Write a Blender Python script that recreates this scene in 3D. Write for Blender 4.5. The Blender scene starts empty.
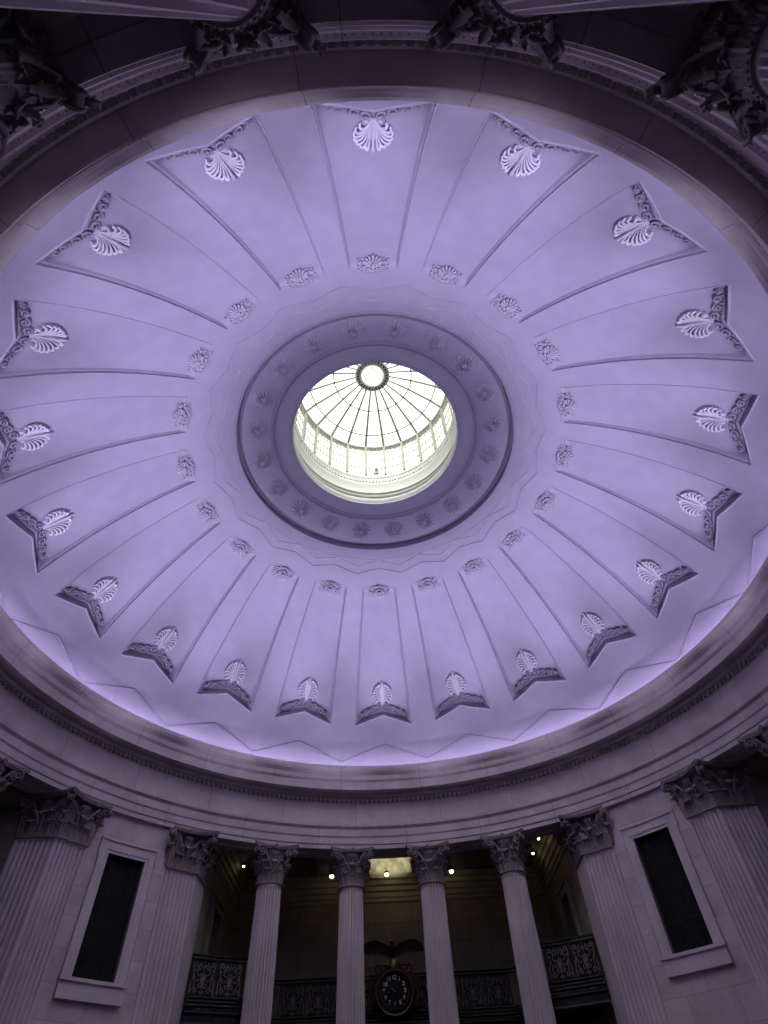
import bpy, math, random
from math import sin, cos, pi, radians, degrees, atan2, sqrt, asin, acos
from mathutils import Vector, Matrix, Euler
random.seed(7)
S = 9.0                      # one plan unit = radius of the cornice lip, in metres
LIP = 1.6 + 1.0339 * S       # height of the cornice lip above the floor
FLOOR = -LIP / S             # floor level in plan units
sc = bpy.context.scene
col = sc.collection

def V(p): return Vector((p[0] * S, p[1] * S, p[2] * S + LIP))

# ------------------------------------------------------------------ materials
def new_mat(name):
    m = bpy.data.materials.new(name); m.use_nodes = True
    nt = m.node_tree; b = nt.nodes['Principled BSDF']
    return m, nt, b
def N(nt, t, **kw):
    n = nt.nodes.new(t)
    for k, v in kw.items(): setattr(n, k, v)
    return n
def mottled(name, c1, c2, scale=3.0, rough=.7, bump=.1, bscale=30, metal=0.0, detail=6):
    m, nt, b = new_mat(name)
    tc = N(nt, 'ShaderNodeTexCoord'); no = N(nt, 'ShaderNodeTexNoise')
    no.inputs['Scale'].default_value = scale; no.inputs['Detail'].default_value = detail
    nt.links.new(tc.outputs['Object'], no.inputs['Vector'])
    r = N(nt, 'ShaderNodeValToRGB')
    r.color_ramp.elements[0].position = .35; r.color_ramp.elements[1].position = .68
    r.color_ramp.elements[0].color = (*c1, 1); r.color_ramp.elements[1].color = (*c2, 1)
    nt.links.new(no.outputs['Fac'], r.inputs['Fac']); nt.links.new(r.outputs['Color'], b.inputs['Base Color'])
    b.inputs['Roughness'].default_value = rough; b.inputs['Metallic'].default_value = metal
    if bump:
        n2 = N(nt, 'ShaderNodeTexNoise'); n2.inputs['Scale'].default_value = bscale
        nt.links.new(tc.outputs['Object'], n2.inputs['Vector'])
        bp = N(nt, 'ShaderNodeBump'); bp.inputs['Strength'].default_value = bump; bp.inputs['Distance'].default_value = .02
        nt.links.new(n2.outputs['Fac'], bp.inputs['Height']); nt.links.new(bp.outputs['Normal'], b.inputs['Normal'])
    return m
def stone_blocks(name, c1, c2, joint, bw, bh, rough=.65, offset=.5, js=.012, vary=True):
    """marble ashlar: brick texture in UV metres, veins from noise"""
    m, nt, b = new_mat(name)
    tc = N(nt, 'ShaderNodeTexCoord')
    br = N(nt, 'ShaderNodeTexBrick'); br.offset = offset
    br.inputs['Scale'].default_value = 1.0
    br.inputs['Brick Width'].default_value = bw; br.inputs['Row Height'].default_value = bh
    br.inputs['Mortar Size'].default_value = js; br.inputs['Mortar Smooth'].default_value = .1
    br.inputs['Color1'].default_value = (*c1, 1); br.inputs['Color2'].default_value = (*c2, 1)
    br.inputs['Mortar'].default_value = (*joint, 1)
    nt.links.new(tc.outputs['UV'], br.inputs['Vector'])
    no = N(nt, 'ShaderNodeTexNoise'); no.inputs['Scale'].default_value = 1.6; no.inputs['Detail'].default_value = 8
    no.inputs['Distortion'].default_value = .6
    nt.links.new(tc.outputs['Object'], no.inputs['Vector'])
    rp = N(nt, 'ShaderNodeValToRGB'); rp.color_ramp.elements[0].position = .3; rp.color_ramp.elements[1].position = .7
    rp.color_ramp.elements[0].color = (.80, .80, .80, 1); rp.color_ramp.elements[1].color = (1.08, 1.08, 1.08, 1)
    nt.links.new(no.outputs['Fac'], rp.inputs['Fac'])
    mx = N(nt, 'ShaderNodeMix', data_type='RGBA', blend_type='MULTIPLY'); mx.inputs['Factor'].default_value = 1
    nt.links.new(br.outputs['Color'], mx.inputs[6]); nt.links.new(rp.outputs['Color'], mx.inputs[7])
    nt.links.new(mx.outputs[2], b.inputs['Base Color']); b.inputs['Roughness'].default_value = rough
    bp = N(nt, 'ShaderNodeBump'); bp.inputs['Strength'].default_value = .35; bp.inputs['Distance'].default_value = .02
    bp.invert = True
    nt.links.new(br.outputs['Fac'], bp.inputs['Height']); nt.links.new(bp.outputs['Normal'], b.inputs['Normal'])
    return m
def emit(name, c, s):
    m, nt, b = new_mat(name)
    b.inputs['Base Color'].default_value = (*c, 1)
    b.inputs['Emission Color'].default_value = (*c, 1); b.inputs['Emission Strength'].default_value = s
    return m
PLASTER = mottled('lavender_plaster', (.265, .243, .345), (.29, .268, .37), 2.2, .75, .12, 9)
PLASTER_TRIM = mottled('lavender_plaster_highlit', (.47, .445, .55), (.51, .485, .59), 6, .42, .05, 40)  # lighter copy of the plaster, bright highlights of the palmettes put into its colour
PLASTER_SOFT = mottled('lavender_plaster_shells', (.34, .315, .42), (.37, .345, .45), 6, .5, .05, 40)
MARBLE = mottled('grey_marble', (.57, .505, .545), (.69, .615, .66), 1.3, .6, .12, 18)
MARBLE_BAND = stone_blocks('marble_entablature', (.60, .53, .565), (.63, .56, .595), (.30, .27, .28), 2.17, 40, js=.008)
MARBLE_WALL = stone_blocks('marble_ashlar', (.58, .515, .55), (.67, .60, .635), (.43, .38, .40), 1.15, .62, js=.008)
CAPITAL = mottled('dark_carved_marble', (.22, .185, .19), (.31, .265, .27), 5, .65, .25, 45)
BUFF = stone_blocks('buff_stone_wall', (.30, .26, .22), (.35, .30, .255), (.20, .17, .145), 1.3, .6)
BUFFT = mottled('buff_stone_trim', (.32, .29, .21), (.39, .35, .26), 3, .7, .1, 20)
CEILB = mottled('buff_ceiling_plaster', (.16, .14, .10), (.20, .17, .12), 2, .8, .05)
WHITE = mottled('light_grey_lantern_paint', (.30, .305, .29), (.33, .335, .32), 3, .5, .02)
FLOORM = stone_blocks('stone_floor', (.07, .063, .06), (.09, .08, .077), (.12, .11, .1), 1.2, 1.2, offset=0, rough=.35)
IRON = mottled('black_cast_iron', (.012, .012, .014), (.03, .03, .032), 8, .5, .1, 40, .6)
IRONH = mottled('patinated_iron_scrollwork', (.16, .145, .125), (.25, .23, .20), 14, .55, .1, 50, .1)
RIBP = mottled('pale_green_grey_rib_paint', (.15, .16, .125), (.175, .185, .145), 3, .6, 0)
BARP = mottled('grey_ring_bar_paint', (.045, .048, .036), (.055, .06, .045), 3, .6, 0)
DARK = mottled('dark_interior', (.006, .006, .006), (.012, .012, .012), 3, .85, 0)
WOOD = mottled('dark_red_wood', (.035, .008, .008), (.06, .013, .012), 8, .35, .05, 30)
BRONZE = mottled('dark_bronze', (.02, .012, .008), (.04, .026, .016), 12, .4, .1, 40, .7)
GOLD = mottled('gilded_metal', (.62, .45, .18), (.75, .56, .26), 6, .3, .03, 30, 1.0)
DIAL = mottled('black_dial', (.006, .006, .007), (.01, .01, .012), 4, .9, 0)
NUM = mottled('pale_numeral_paint', (.84, .82, .80), (.9, .88, .86), 6, .5, 0)
MURAL = mottled('mottled_vault_plaster', (.26, .23, .14), (.55, .51, .38), 5, .8, .1)
VAULT = mottled('cream_vault_plaster', (.74, .74, .62), (.8, .8, .7), 3, .7, .02)
LED = emit('violet_cove_led', (.80, .72, 1.0), 25.0)
BULB = emit('warm_lamp_bulb', (1.0, .86, .55), 6.0)
def glass_mat():
    m = bpy.data.materials.new('skylight_glass'); m.use_nodes = True; nt = m.node_tree
    nt.nodes.remove(nt.nodes['Principled BSDF'])
    o = nt.nodes['Material Output']
    t = N(nt, 'ShaderNodeBsdfTransparent'); t.inputs['Color'].default_value = (.96, .98, .93, 1)
    g = N(nt, 'ShaderNodeBsdfGlossy'); g.inputs['Roughness'].default_value = .08
    x = N(nt, 'ShaderNodeMixShader'); x.inputs[0].default_value = .07
    nt.links.new(t.outputs[0], x.inputs[1]); nt.links.new(g.outputs[0], x.inputs[2]); nt.links.new(x.outputs[0], o.inputs[0])
    return m
GLASS = glass_mat()

# ------------------------------------------------------------------ mesh collector
class MB:
    def __init__(s): s.v = []; s.f = []; s.uv = {}
    def add(s, vs, fs):
        o = len(s.v); s.v += [tuple(v) for v in vs]; s.f += [tuple(i + o for i in f) for f in fs]
    def grid(s, P, nu, nv, closeu=False, flip=False, uvf=None):
        o = len(s.v)
        for j in range(nv):
            for i in range(nu):
                s.v.append(tuple(P(i, j)))
                if uvf: s.uv[len(s.v) - 1] = uvf(i, j)
        for j in range(nv - 1):
            for i in range(nu if closeu else nu - 1):
                a = o + j * nu + i; b = o + j * nu + (i + 1) % nu; c = b + nu; d = a + nu
                s.f.append((a, d, c, b) if flip else (a, b, c, d))
    def box(s, c, h, rz=0):
        vs = []
        for z in (-1, 1):
            for x, y in ((-1, -1), (1, -1), (1, 1), (-1, 1)):
                X, Y = x * h[0], y * h[1]
                vs.append((c[0] + X * cos(rz) - Y * sin(rz), c[1] + X * sin(rz) + Y * cos(rz), c[2] + z * h[2]))
        s.add(vs, [(3, 2, 1, 0), (4, 5, 6, 7), (0, 1, 5, 4), (1, 2, 6, 5), (2, 3, 7, 6), (3, 0, 4, 7)])
    def prism(s, poly, z0, z1):
        n = len(poly)
        s.add([(p[0], p[1], z0) for p in poly] + [(p[0], p[1], z1) for p in poly],
              [tuple(range(n))[::-1], tuple(range(n, 2 * n))] + [(i, (i + 1) % n, n + (i + 1) % n, n + i) for i in range(n)])
    def tube(s, pts, r, n=6, flat=1.0, cap=True, upv=None):
        pts = [Vector(p) for p in pts]; k = len(pts)
        rs = r if isinstance(r, (list, tuple)) else [r] * k
        o = len(s.v); prev = None
        for i, p in enumerate(pts):
            t = (pts[min(i + 1, k - 1)] - pts[max(i - 1, 0)]).normalized()
            if upv is not None: b = Vector(upv)
            elif prev is None: b = Vector((0, 0, 1)) if abs(t.z) < .9 else Vector((1, 0, 0))
            else: b = prev
            b = b - t * b.dot(t)
            if b.length < 1e-6: b = t.orthogonal()
            b.normalize(); prev = b; a = t.cross(b)
            for q in range(n):
                th = 2 * pi * q / n
                s.v.append(tuple(p + a * (cos(th) * rs[i]) + b * (sin(th) * rs[i] * flat)))
        for i in range(k - 1):
            for q in range(n):
                a = o + i * n + q; b2 = o + i * n + (q + 1) % n
                s.f.append((a, b2, b2 + n, a + n))
        if cap:
            s.f.append(tuple(range(o + n - 1, o - 1, -1))); s.f.append(tuple(range(o + (k - 1) * n, o + k * n)))
    def ball(s, c, r, nu=8, nv=5, sc3=(1, 1, 1), rot=None):
        vs = [(0, 0, 1)]
        for j in range(1, nv):
            ph = pi * j / nv
            for i in range(nu): vs.append((sin(ph) * cos(2 * pi * i / nu), sin(ph) * sin(2 * pi * i / nu), cos(ph)))
        vs.append((0, 0, -1)); fs = []
        for i in range(nu): fs.append((0, 1 + i, 1 + (i + 1) % nu))
        for j in range(nv - 2):
            for i in range(nu):
                a = 1 + j * nu + i; b = 1 + j * nu + (i + 1) % nu; fs.append((a, a + nu, b + nu, b))
        L = len(vs) - 1
        for i in range(nu): fs.append((L, L - nu + (i + 1) % nu, L - nu + i))
        out = []
        for v in vs:
            w = Vector((v[0] * sc3[0] * r, v[1] * sc3[1] * r, v[2] * sc3[2] * r))
            if rot is not None: w = rot @ w
            out.append(tuple(Vector(c) + w))
        s.add(out, fs)
    def revolve(s, prof, n=200, az0=0, az1=2 * pi, uv=False):
        full = abs(az1 - az0 - 2 * pi) < 1e-6
        nn = n if full else n + 1
        def P(i, j):
            a = az0 + (az1 - az0) * i / n; return (prof[j][0] * sin(a), prof[j][0] * cos(a), prof[j][1])
        s.grid(P, nn, len(prof), closeu=full)
    def build(s, name, mat, parent=None, origin=(0, 0, 0), smooth=35, raw=False, rot=0.0, loc=None):
        """verts in plan units unless raw; origin in the same space"""
        O = Vector(origin) if raw else V(origin)
        me = bpy.data.meshes.new(name)
        vs = [(Vector(v) if raw else V(v)) - O for v in s.v]
        if rot: 
            R = Matrix.Rotation(-rot, 3, 'Z'); vs = [R @ v for v in vs]
        me.from_pydata([tuple(v) for v in vs], [], s.f)
        if s.uv:
            ul = me.uv_layers.new(name='UVMap')
            for l in me.loops: ul.data[l.index].uv = s.uv.get(l.vertex_index, (0, 0))
        me.materials.append(mat)
        me.update()
        if smooth:
            for p in me.polygons: p.use_smooth = True
            me.set_sharp_from_angle(angle=radians(smooth))
        o = bpy.data.objects.new(name, me); col.objects.link(o)
        if parent is not None: o.parent = parent
        else:
            o.location = O if loc is None else loc; o.rotation_euler.z = rot
        return o
def tag(o, label=None, cat=None, group=None, kind=None):
    if label: o['label'] = label
    if cat: o['category'] = cat
    if group: o['group'] = group
    if kind: o['kind'] = kind
    return o
def empty(name, loc, rz=0.0, parent=None):
    o = bpy.data.objects.new(name, None); col.objects.link(o); o.empty_display_size = .2
    o.location = loc; o.rotation_euler.z = rz
    if parent: o.parent = parent
    return o
KIDS = {}
def kids(o): return [c for c in o.children]
def copy_tree(o, parent=None):
    c = o.copy(); col.objects.link(c)
    c.parent = parent
    for ch in list(o.children): copy_tree(ch, c)
    return c
def place_part(mesh_obj, name, parent, loc, rz=0.0, scale=None):
    o = bpy.data.objects.new(name, mesh_obj); col.objects.link(o); o.parent = parent
    o.location = loc; o.rotation_euler.z = rz
    if scale: o.scale = scale
    return o
def rot_copy(root, L0, az):
    """copy of a thing turned by azimuth az (radians, clockwise) about the hall's axis"""
    c = copy_tree(root)
    p = Matrix.Rotation(-az, 3, 'Z') @ Vector(L0)
    c.location = p; c.rotation_euler.z = -az
    return c
ORD = ['', 'first', 'second', 'third', 'fourth', 'fifth', 'sixth', 'seventh', 'eighth', 'ninth', 'tenth']

# ------------------------------------------------------------------ dome surface
ZC, RHO = -.4985, 1.191
PH0 = -.0072
def sph(al, az, h=0.0):
    r = RHO + h
    return (r * sin(al) * sin(az), r * sin(al) * cos(az), ZC + r * cos(al))
A_SPR = radians(65.2)
A_BC, A_BA = asin(.9924 / RHO), asin(.970 / RHO)      # lower corners / notch of a panel
A_TC, A_TM = asin(.6016 / RHO), asin(.5866 / RHO)     # upper corners / point
W_B, W_T = .1112, .1056                                # half angles of a panel
SEC = radians(18)
TCOL = [-1 + 2 * i / 24 for i in range(25)]
def wal(al):                                            # half angle of the panel opening
    k = (A_BC - al) / (A_BC - A_TC); k = min(max(k, 0), 1); return W_B + (W_T - W_B) * k
dome = MB()
for k in range(20):
    c0 = PH0 + k * SEC
    # rib between this panel and the next one
    nv = 60
    def P(i, j):
        al = A_SPR + (A_TC - A_SPR) * j / (nv - 1)
        w = wal(al); return sph(al, c0 + w + (SEC - 2 * w) * i / 6)
    # rows aligned at the panel corners
    rows = [A_SPR + (A_BC - A_SPR) * j / 8 for j in range(9)] + [A_BC + (A_TC - A_BC) * j / 48 for j in range(1, 49)]
    dome.grid(lambda i, j: sph(rows[j], c0 + wal(rows[j]) + (SEC - 2 * wal(rows[j])) * i / 6), 7, len(rows))
    # below the panel
    dome.grid(lambda i, j: sph(A_SPR + ((A_BA + (A_BC - A_BA) * abs(TCOL[i])) - A_SPR) * j / 8, c0 + TCOL[i] * W_B), 25, 9)
    # above the panel up to the ring of the knotted band
    A_R = radians(27.0)
    dome.grid(lambda i, j: sph((A_TM + (A_TC - A_TM) * abs(TCOL[i])) * (1 - j / 6) + A_R * j / 6, c0 + TCOL[i] * W_T), 25, 7)
    dome.grid(lambda i, j: sph(A_TC * (1 - j / 6) + A_R * j / 6, c0 + W_T + (SEC - 2 * W_T) * i / 6), 7, 7)
def rh(r, h): return (r * (1 + h / RHO), ZC + (RHO + h) * sqrt(1 - (r / RHO) ** 2))
prof = [rh(RHO * sin(radians(27) * (1 - j / 10) + asin(.4665 / RHO) * j / 10), 0) for j in range(11)]
prof += [rh(.4655, -.004), rh(.4625, -.004), rh(.4610, 0), rh(.4600, .030), rh(.4570, .036), rh(.4480, .036), rh(.4450, .030), rh(.4440, .014), rh(.4420, .009), rh(.44, .009)]
prof += [rh(.44 - .085 * j / 10, .009 + .004 * sin(pi * j / 10)) for j in range(1, 11)]
prof += [rh(.352, .003), rh(.3495, .001), rh(.347, .003), rh(.3455, .010), rh(.342, .011), rh(.339, .006), rh(.337, .006), rh(.335, .011)]
prof += [rh(.33, .011), rh(.30, .011), rh(.292, .009), rh(.286, .003), (.283, .6555), (.2825, .6600), (.284, .6640)]
dome.revolve(prof[::1], 240)
dome_o = dome.build('ceiling', PLASTER, smooth=40); tag(dome_o, kind='structure', label='lavender plaster dome ceiling of the rotunda')

def ridge(path, w, hgt, name, mat, prof=((-1, 0), (-.7, 1), (.7, 1), (1, 0)), closed=True):
    """raised moulding along a path of (alpha, azimuth) on the dome"""
    m = MB(); n = len(path)
    pts = [Vector(sph(a, z)) for a, z in path]
    C = Vector((0, 0, ZC))
    rows = []
    for i in range(n):
        p = pts[i]; a = pts[(i - 1) % n]; b = pts[(i + 1) % n]
        nrm = (C - p).normalized()
        d1 = (p - a).normalized(); d2 = (b - p).normalized()
        s1 = d1.cross(nrm).normalized(); s2 = d2.cross(nrm).normalized()
        sd = (s1 + s2); sd = sd / max(sd.length_squared / 2, .3)
        rows.append([p + sd * (q[0] * w) + nrm * (q[1] * hgt - .001) for q in prof])
    k = len(prof)
    for i in range(n): m.v += [tuple(x) for x in rows[i]]
    for i in range(n if closed else n - 1):
        for q in range(k - 1):
            a = i * k + q; b = ((i + 1) % n) * k + q
            m.f.append((a, a + 1, b + 1, b))
    return m
def zigzag(r_peak, z_at_half, r_val, sub=6, half_is_peak=True):
    P_ = []
    for k in range(20):
        for s in range(2):
            c0 = PH0 + (k + .5 * s) * SEC
            ra = r_peak if s == 0 else r_val; rb = r_val if s == 0 else r_peak
            pa = Vector(sph(asin(ra / RHO), c0)); pb = Vector(sph(asin(rb / RHO), c0 + SEC / 2))
            for q in range(sub):
                p = pa.lerp(pb, q / sub); 
                P_.append((atan2(sqrt(p.x ** 2 + p.y ** 2), p.z - ZC), atan2(p.x, p.y)))
    return P_
band = MB()
def addto(m, o): m.add(o.v, o.f)
addto(band, ridge(zigzag(1.027, 0, 1.0568), .0036, .0036, '', None, ((-1.3, 0), (-1, 1), (-.2, 1.3), (.2, .5), (.8, .7), (1.2, 0))))
addto(band, ridge(zigzag(.535, 0, .5572, 4), .0020, .0035, '', None))
band2 = MB()
addto(band2, ridge(zigzag(.5055, 0, .5308, 4), .0013, .003, '', None))
addto(band2, ridge([(asin(.502 / RHO), 2 * pi * i / 160) for i in range(160)], .0012, .0025, '', None))
for k in range(20):                                       # knots where the inner zigzag touches the ring
    for dx, dy in ((-.006, 0), (.006, 0), (0, 0)):
        al = asin((.5045) / RHO); p = sph(al, PH0 + k * SEC + dx / .5)
        band2.ball(p, .0032, 6, 4)
tag(band2.build('trim_7', PLASTER_SOFT, smooth=50), 'thin knotted zigzag moulding looped round the rosette ring', kind='structure')
tag(band.build('trim_1', PLASTER, smooth=50), 'zigzag plaster mouldings round the foot and crown of the lavender dome', kind='structure')

# ------------------------------------------------------------------ dome panels
D_B, D_T = .052, .010
def side_prof(e):       # e 0 at edge -> 1 at field
    xs = [0, .08, .14, .24, .30, .55, .62, .9, 1]; ys = [0, -.05, -.05, .35, .50, .60, .50, .85, 1]
    for a in range(len(xs) - 1):
        if e <= xs[a + 1]: return ys[a] + (ys[a + 1] - ys[a]) * (e - xs[a]) / (xs[a + 1] - xs[a])
    return 1
tc_ = [1, .992, .986, .976, .970, .945, .938, .910, .90]
TT = [-1.012] + [-t for t in tc_] + [-.9 + 1.8 * i / 14 for i in range(1, 14)] + [t for t in tc_[::-1]] + [1.012]
E_B, E_T = .036, .020
vb = [-.09, 0, .08, .14, .24, .30, .55, .62, .9, 1]
def panel_h(al_frac, e1, e2):
    d = D_T + (D_B - D_T) * math.exp(-al_frac / .10)
    k = min(side_prof(min(e1, 1)), side_prof(min(e2, 1)))
    x = min(max(e1 - .3, 0) / 2.0, 1); x = x * x * (3 - 2 * x)
    return D_T * k + (d - D_T) * x * side_prof(min(e2, 1))
pan = MB()
def prow(t):
    ab = A_BA + (A_BC - A_BA) * abs(t); at = A_TM + (A_TC - A_TM) * abs(t)
    r = [ab - E_B / RHO * e for e in vb]; q = [at + E_T / RHO * e for e in vb[::-1]]
    mid = [r[-1] + (q[0] - r[-1]) * j / 30 for j in range(1, 30)]
    return r + mid + q
NR = len(prow(0))
rowsT = [prow(t) for t in TT]
def PP(i, j):
    t = TT[i]; al = rowsT[i][j]
    ef = 1
    if j < 10: ef = vb[j]
    if j >= NR - 10: ef = vb[NR - 1 - j]
    if ef < 0 or abs(t) > 1: return sph(al, t * wal(al), .004)
    fr = (A_BC - al) / (A_BC - A_TC); es = (1 - abs(t)) / .10
    return sph(al, t * wal(al), panel_h(min(max(fr, 0), 1), es, ef))
pan.grid(PP, len(TT), NR)
L0 = sph(A_BA, 0)
root = empty('dome_panel', V(L0))
pan.build('recessed_field', PLASTER, root, L0, smooth=40)
# bead rows along both long edges
for sg in (-1, 1):
    bm_ = MB()
    for j in range(100):
        al = A_BC - .020 + (A_TC + .032 - A_BC) * j / 99
        w = wal(al) * (1 - .012) * sg
        p = sph(al, w, -.0012)
        bm_.ball(p, .0019, 6, 4)
    bm_.build('bead_moulding', PLASTER, root, L0)
def orn(al0, depth):
    """local ornament frame: a sideways, b towards the oculus, c out of the surface"""
    def F(a, b, c=0.0):
        al = al0 - b / RHO
        return sph(al, a / (RHO * sin(al)), depth - c)
    return F
def bez(p0, p1, p2, n=10):
    return [tuple((1 - t) ** 2 * a + 2 * t * (1 - t) * b + t * t * c for a, b, c in zip(p0, p1, p2)) for t in [i / n for i in range(n + 1)]]
def ornp(F, pts): return [F(*p) for p in pts]
def spiral(cx, cy, r0, turns, th0, sgn, c=.004, n=22, r1f=.18, lift=.004):
    o = []
    for i in range(n):
        t = i / (n - 1); r = r0 * (1 - t) + r0 * r1f * t; th = th0 + sgn * turns * 2 * pi * t
        o.append((cx + r * cos(th), cy + r * sin(th), c + lift * t))
    return o
# palmette
F = orn(A_BA - .042 / RHO, .024)
pm = MB()
tips = [(.023, .012), (.031, .023), (.0345, .034), (.034, .045), (.0300, .056), (.0225, .066), (.0130, .074)]
for sg in (-1, 1):
    for i, (tx, ty) in enumerate(tips):
        p0 = (sg * (.003 + .0005 * i), .004 + .0060 * i, .010)
        p1 = (sg * tx * .55, ty + .004 - .001 * i + .006, .020)
        p2 = (sg * tx, ty, .023)
        path = bez(p0, p1, p2, 9)
        path += [(sg * (tx + .0020), ty - .0036, .021), (sg * (tx + .0005), ty - .0068, .016)]
        n = len(path)
        rr = [.0009 + .0018 * min(1, q / 7) for q in range(n)]; rr[-1] = .0019
        pm.tube(ornp(F, path), rr, 7)
sp = [(0, .015, .012), (0, .036, .018), (0, .060, .022), (0, .072, .023), (0, .082, .020), (0, .090, .016)]
pm.tube(ornp(F, sp), [.0012, .0016, .0024, .0046, .0034, .0004], 6)
pm.grid(lambda i, j: F((i / 8 - .5) * 2 * .021 * sin(pi * min(max((j + 1) / 11, 0), 1)) ** .6, .0 + .070 * j / 10, .006 + .006 * (1 - (i / 4 - 1) ** 2)), 9, 11)
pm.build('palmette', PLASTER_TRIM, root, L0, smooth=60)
# scroll frieze along the chevron foot
fz = MB()
slope = (A_BC - A_BA) * RHO / .107
F2 = orn(A_BA - .036 / RHO, .025)
def sk(x, y): return (x, y - slope * abs(x))
def skp(pts): return [(p[0], p[1] - slope * abs(p[0]), p[2]) for p in pts]
for sg in (-1, 1):
    for cx, cy, r0, tr, th, dr in ((.0120, .004, .0125, 1.5, pi * .9, -1), (.036, .000, .0118, 1.4, .2, 1), (.0595, -.001, .0105, 1.4, pi, -1), (.0795, -.003, .0070, 1.3, 0, 1)):
        pts = spiral(cx, cy, r0, tr, th, dr)
        pts = [(sg * x, y, z) for x, y, z in pts]
        fz.tube(ornp(F2, skp([(x, y, z + .006) for x, y, z in pts])), [.0029 - .0008 * q / 21 for q in range(22)], 6)
        fz.ball(F2(*skp([(sg * cx, cy, .016)])[0]), .0030, 6, 4)
    for x, y, r in ((.021, .010, .004), (.021, -.010, .0035), (.043, .009, .004), (.044, -.009, .0035), (.066, .007, .0035), (.066, -.008, .003), (.084, .002, .003), (.003, .015, .0035), (.012, -.010, .0035)):
        fz.ball(F2(*skp([(sg * x, y, .008)])[0]), r, 7, 4)
    # little five petalled flower
    for q in range(5):
        a = 2 * pi * q / 5
        fz.ball(F2(*skp([(sg * .0555 + .0042 * cos(a), .0042 * sin(a), .010)])[0]), .0024, 6, 4)
fz.grid(lambda i, j: F2(*skp([((i / 24 - .5) * .178, (.012 if abs(i - 12) < 11 else .006) * (1 - j / 3) - .016 * j / 3 + .002 * sin(i * 2.1), .0035)])[0]), 25, 4)
fz.build('scroll_frieze', PLASTER, root, L0, smooth=60)
# shell cluster at the upper end
F3_ = orn(A_TM + .034 / RHO, D_T - .005)
def F3(a, b, c=0.0): return F3_(a * 1.25, b * 1.35, c * 1.15)
sh = MB()
for q in range(-4, 5):
    a = -pi / 2 + q * radians(24); L = .021 if abs(q) < 4 else .017
    pts = [(cos(a) * L * t, -.004 + sin(a) * L * t, .003 + .006 * sin(pi * min(t, .8))) for t in (.15, .4, .65, .85, 1)]
    sh.tube(ornp(F3, pts), [.0012, .0018, .0025, .0033, .0022], 6)
sh.ball(F3(0, -.004, .010), .0045, 8, 5)
for x, y, r in ((0, .006, .0055), (-.007, .003, .0045), (.007, .003, .0045), (0, .015, .0045), (-.013, .002, .004), (.013, .002, .004), (-.007, .013, .004), (.007, .013, .004)): sh.ball(F3(x, y, .005), r, 8, 5)
for sg in (-1, 1):
    for cx, cy, r0, th, dr in ((.020, .006, .0062, pi, -1), (.026, -.007, .0055, 0, 1), (.010, .011, .005, 0, 1)):
        pts = [(sg * x, y, z) for x, y, z in spiral(cx, cy, r0, 1.3, th, dr, .003, 14)]
        sh.tube(ornp(F3, pts), .0015, 5)
        sh.ball(F3(sg * cx, cy, .007), .0022, 6, 4)
    for x, y in ((.031, .003), (.030, .012), (.018, .015), (.016, -.004), (.022, -.015), (.031, -.013), (.004, .016), (.026, .016)):
        sh.ball(F3(sg * x, y, .004), .0031, 6, 4)
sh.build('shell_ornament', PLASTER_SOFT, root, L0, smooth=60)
def side_word(k):
    if k == 0: return 'the bottom-centre one, directly above the eagle clock'
    if k == 10: return 'the top-centre one, opposite the clock bay'
    if k < 10: return '%s to the right counting up from the bottom-centre panel' % ORD[k]
    return '%s to the left counting up from the bottom-centre panel' % ORD[20 - k]
for k in range(20):
    c = root if k == 0 else copy_tree(root)
    az = PH0 + k * SEC
    c.location = Matrix.Rotation(-az, 3, 'Z') @ V(L0); c.rotation_euler.z = -az
    tag(c, 'lavender dome panel with palmette, ' + side_word(k), 'ceiling panel', 'tapering palmette panels of the dome')

# ------------------------------------------------------------------ rosettes
def rosette(kind):
    rr, zz = .397, None
    al = asin(rr / RHO); Fr = orn(al, .011)
    L = sph(al, 0)
    m = MB()
    R0 = .0365
    npet = 18 if kind == 0 else 14
    def P(i, j):
        a = 2 * pi * i / 144; q = j / 9
        pet = abs(cos(npet / 2 * a))
        rad = R0 * q * (1 - .07 * (1 - pet) * (q > .75))
        if kind == 0:
            hh = .002 + .012 * sin(pi * q) ** .8 * (.25 + .75 * pet) if q > .42 else .006 + .005 * cos(q / .42 * 2 * pi)
        else:
            hh = .002 + .014 * (.1 + .9 * pet) * sin(pi * min(1, q * .9 + .1)) ** .7
        if j == 9: hh = -.002
        if j == 8: hh *= .8; 
        return Fr(rad * cos(a), rad * sin(a), hh)
    m.grid(P, 144, 10, closeu=True)
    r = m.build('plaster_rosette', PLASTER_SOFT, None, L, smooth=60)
    b = MB()
    if kind == 0:
        b.grid(lambda i, j: Fr([.0105, .0095, .007, .0055, .0045, .003, .0003][j] * cos(2 * pi * i / 20), [.0105, .0095, .007, .0055, .0045, .003, .0003][j] * sin(2 * pi * i / 20), [.006, .0125, .0125, .008, .013, .016, .017][j]), 20, 7, closeu=True)
    else:
        for q in range(6):
            a = 2 * pi * q / 6 + .2
            b.tube(ornp(Fr, [(0, 0, .012), (.007 * cos(a), .007 * sin(a), .015), (.013 * cos(a), .013 * sin(a), .011)]), [.002, .0028, .0008], 6)
        b.ball(Fr(0, 0, .014), .0035, 8, 5)
    b.build('boss', PLASTER_SOFT, r, L, smooth=60)
    return r, V(L)
protos = [rosette(0), rosette(1)]
first = [True, True]
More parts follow.
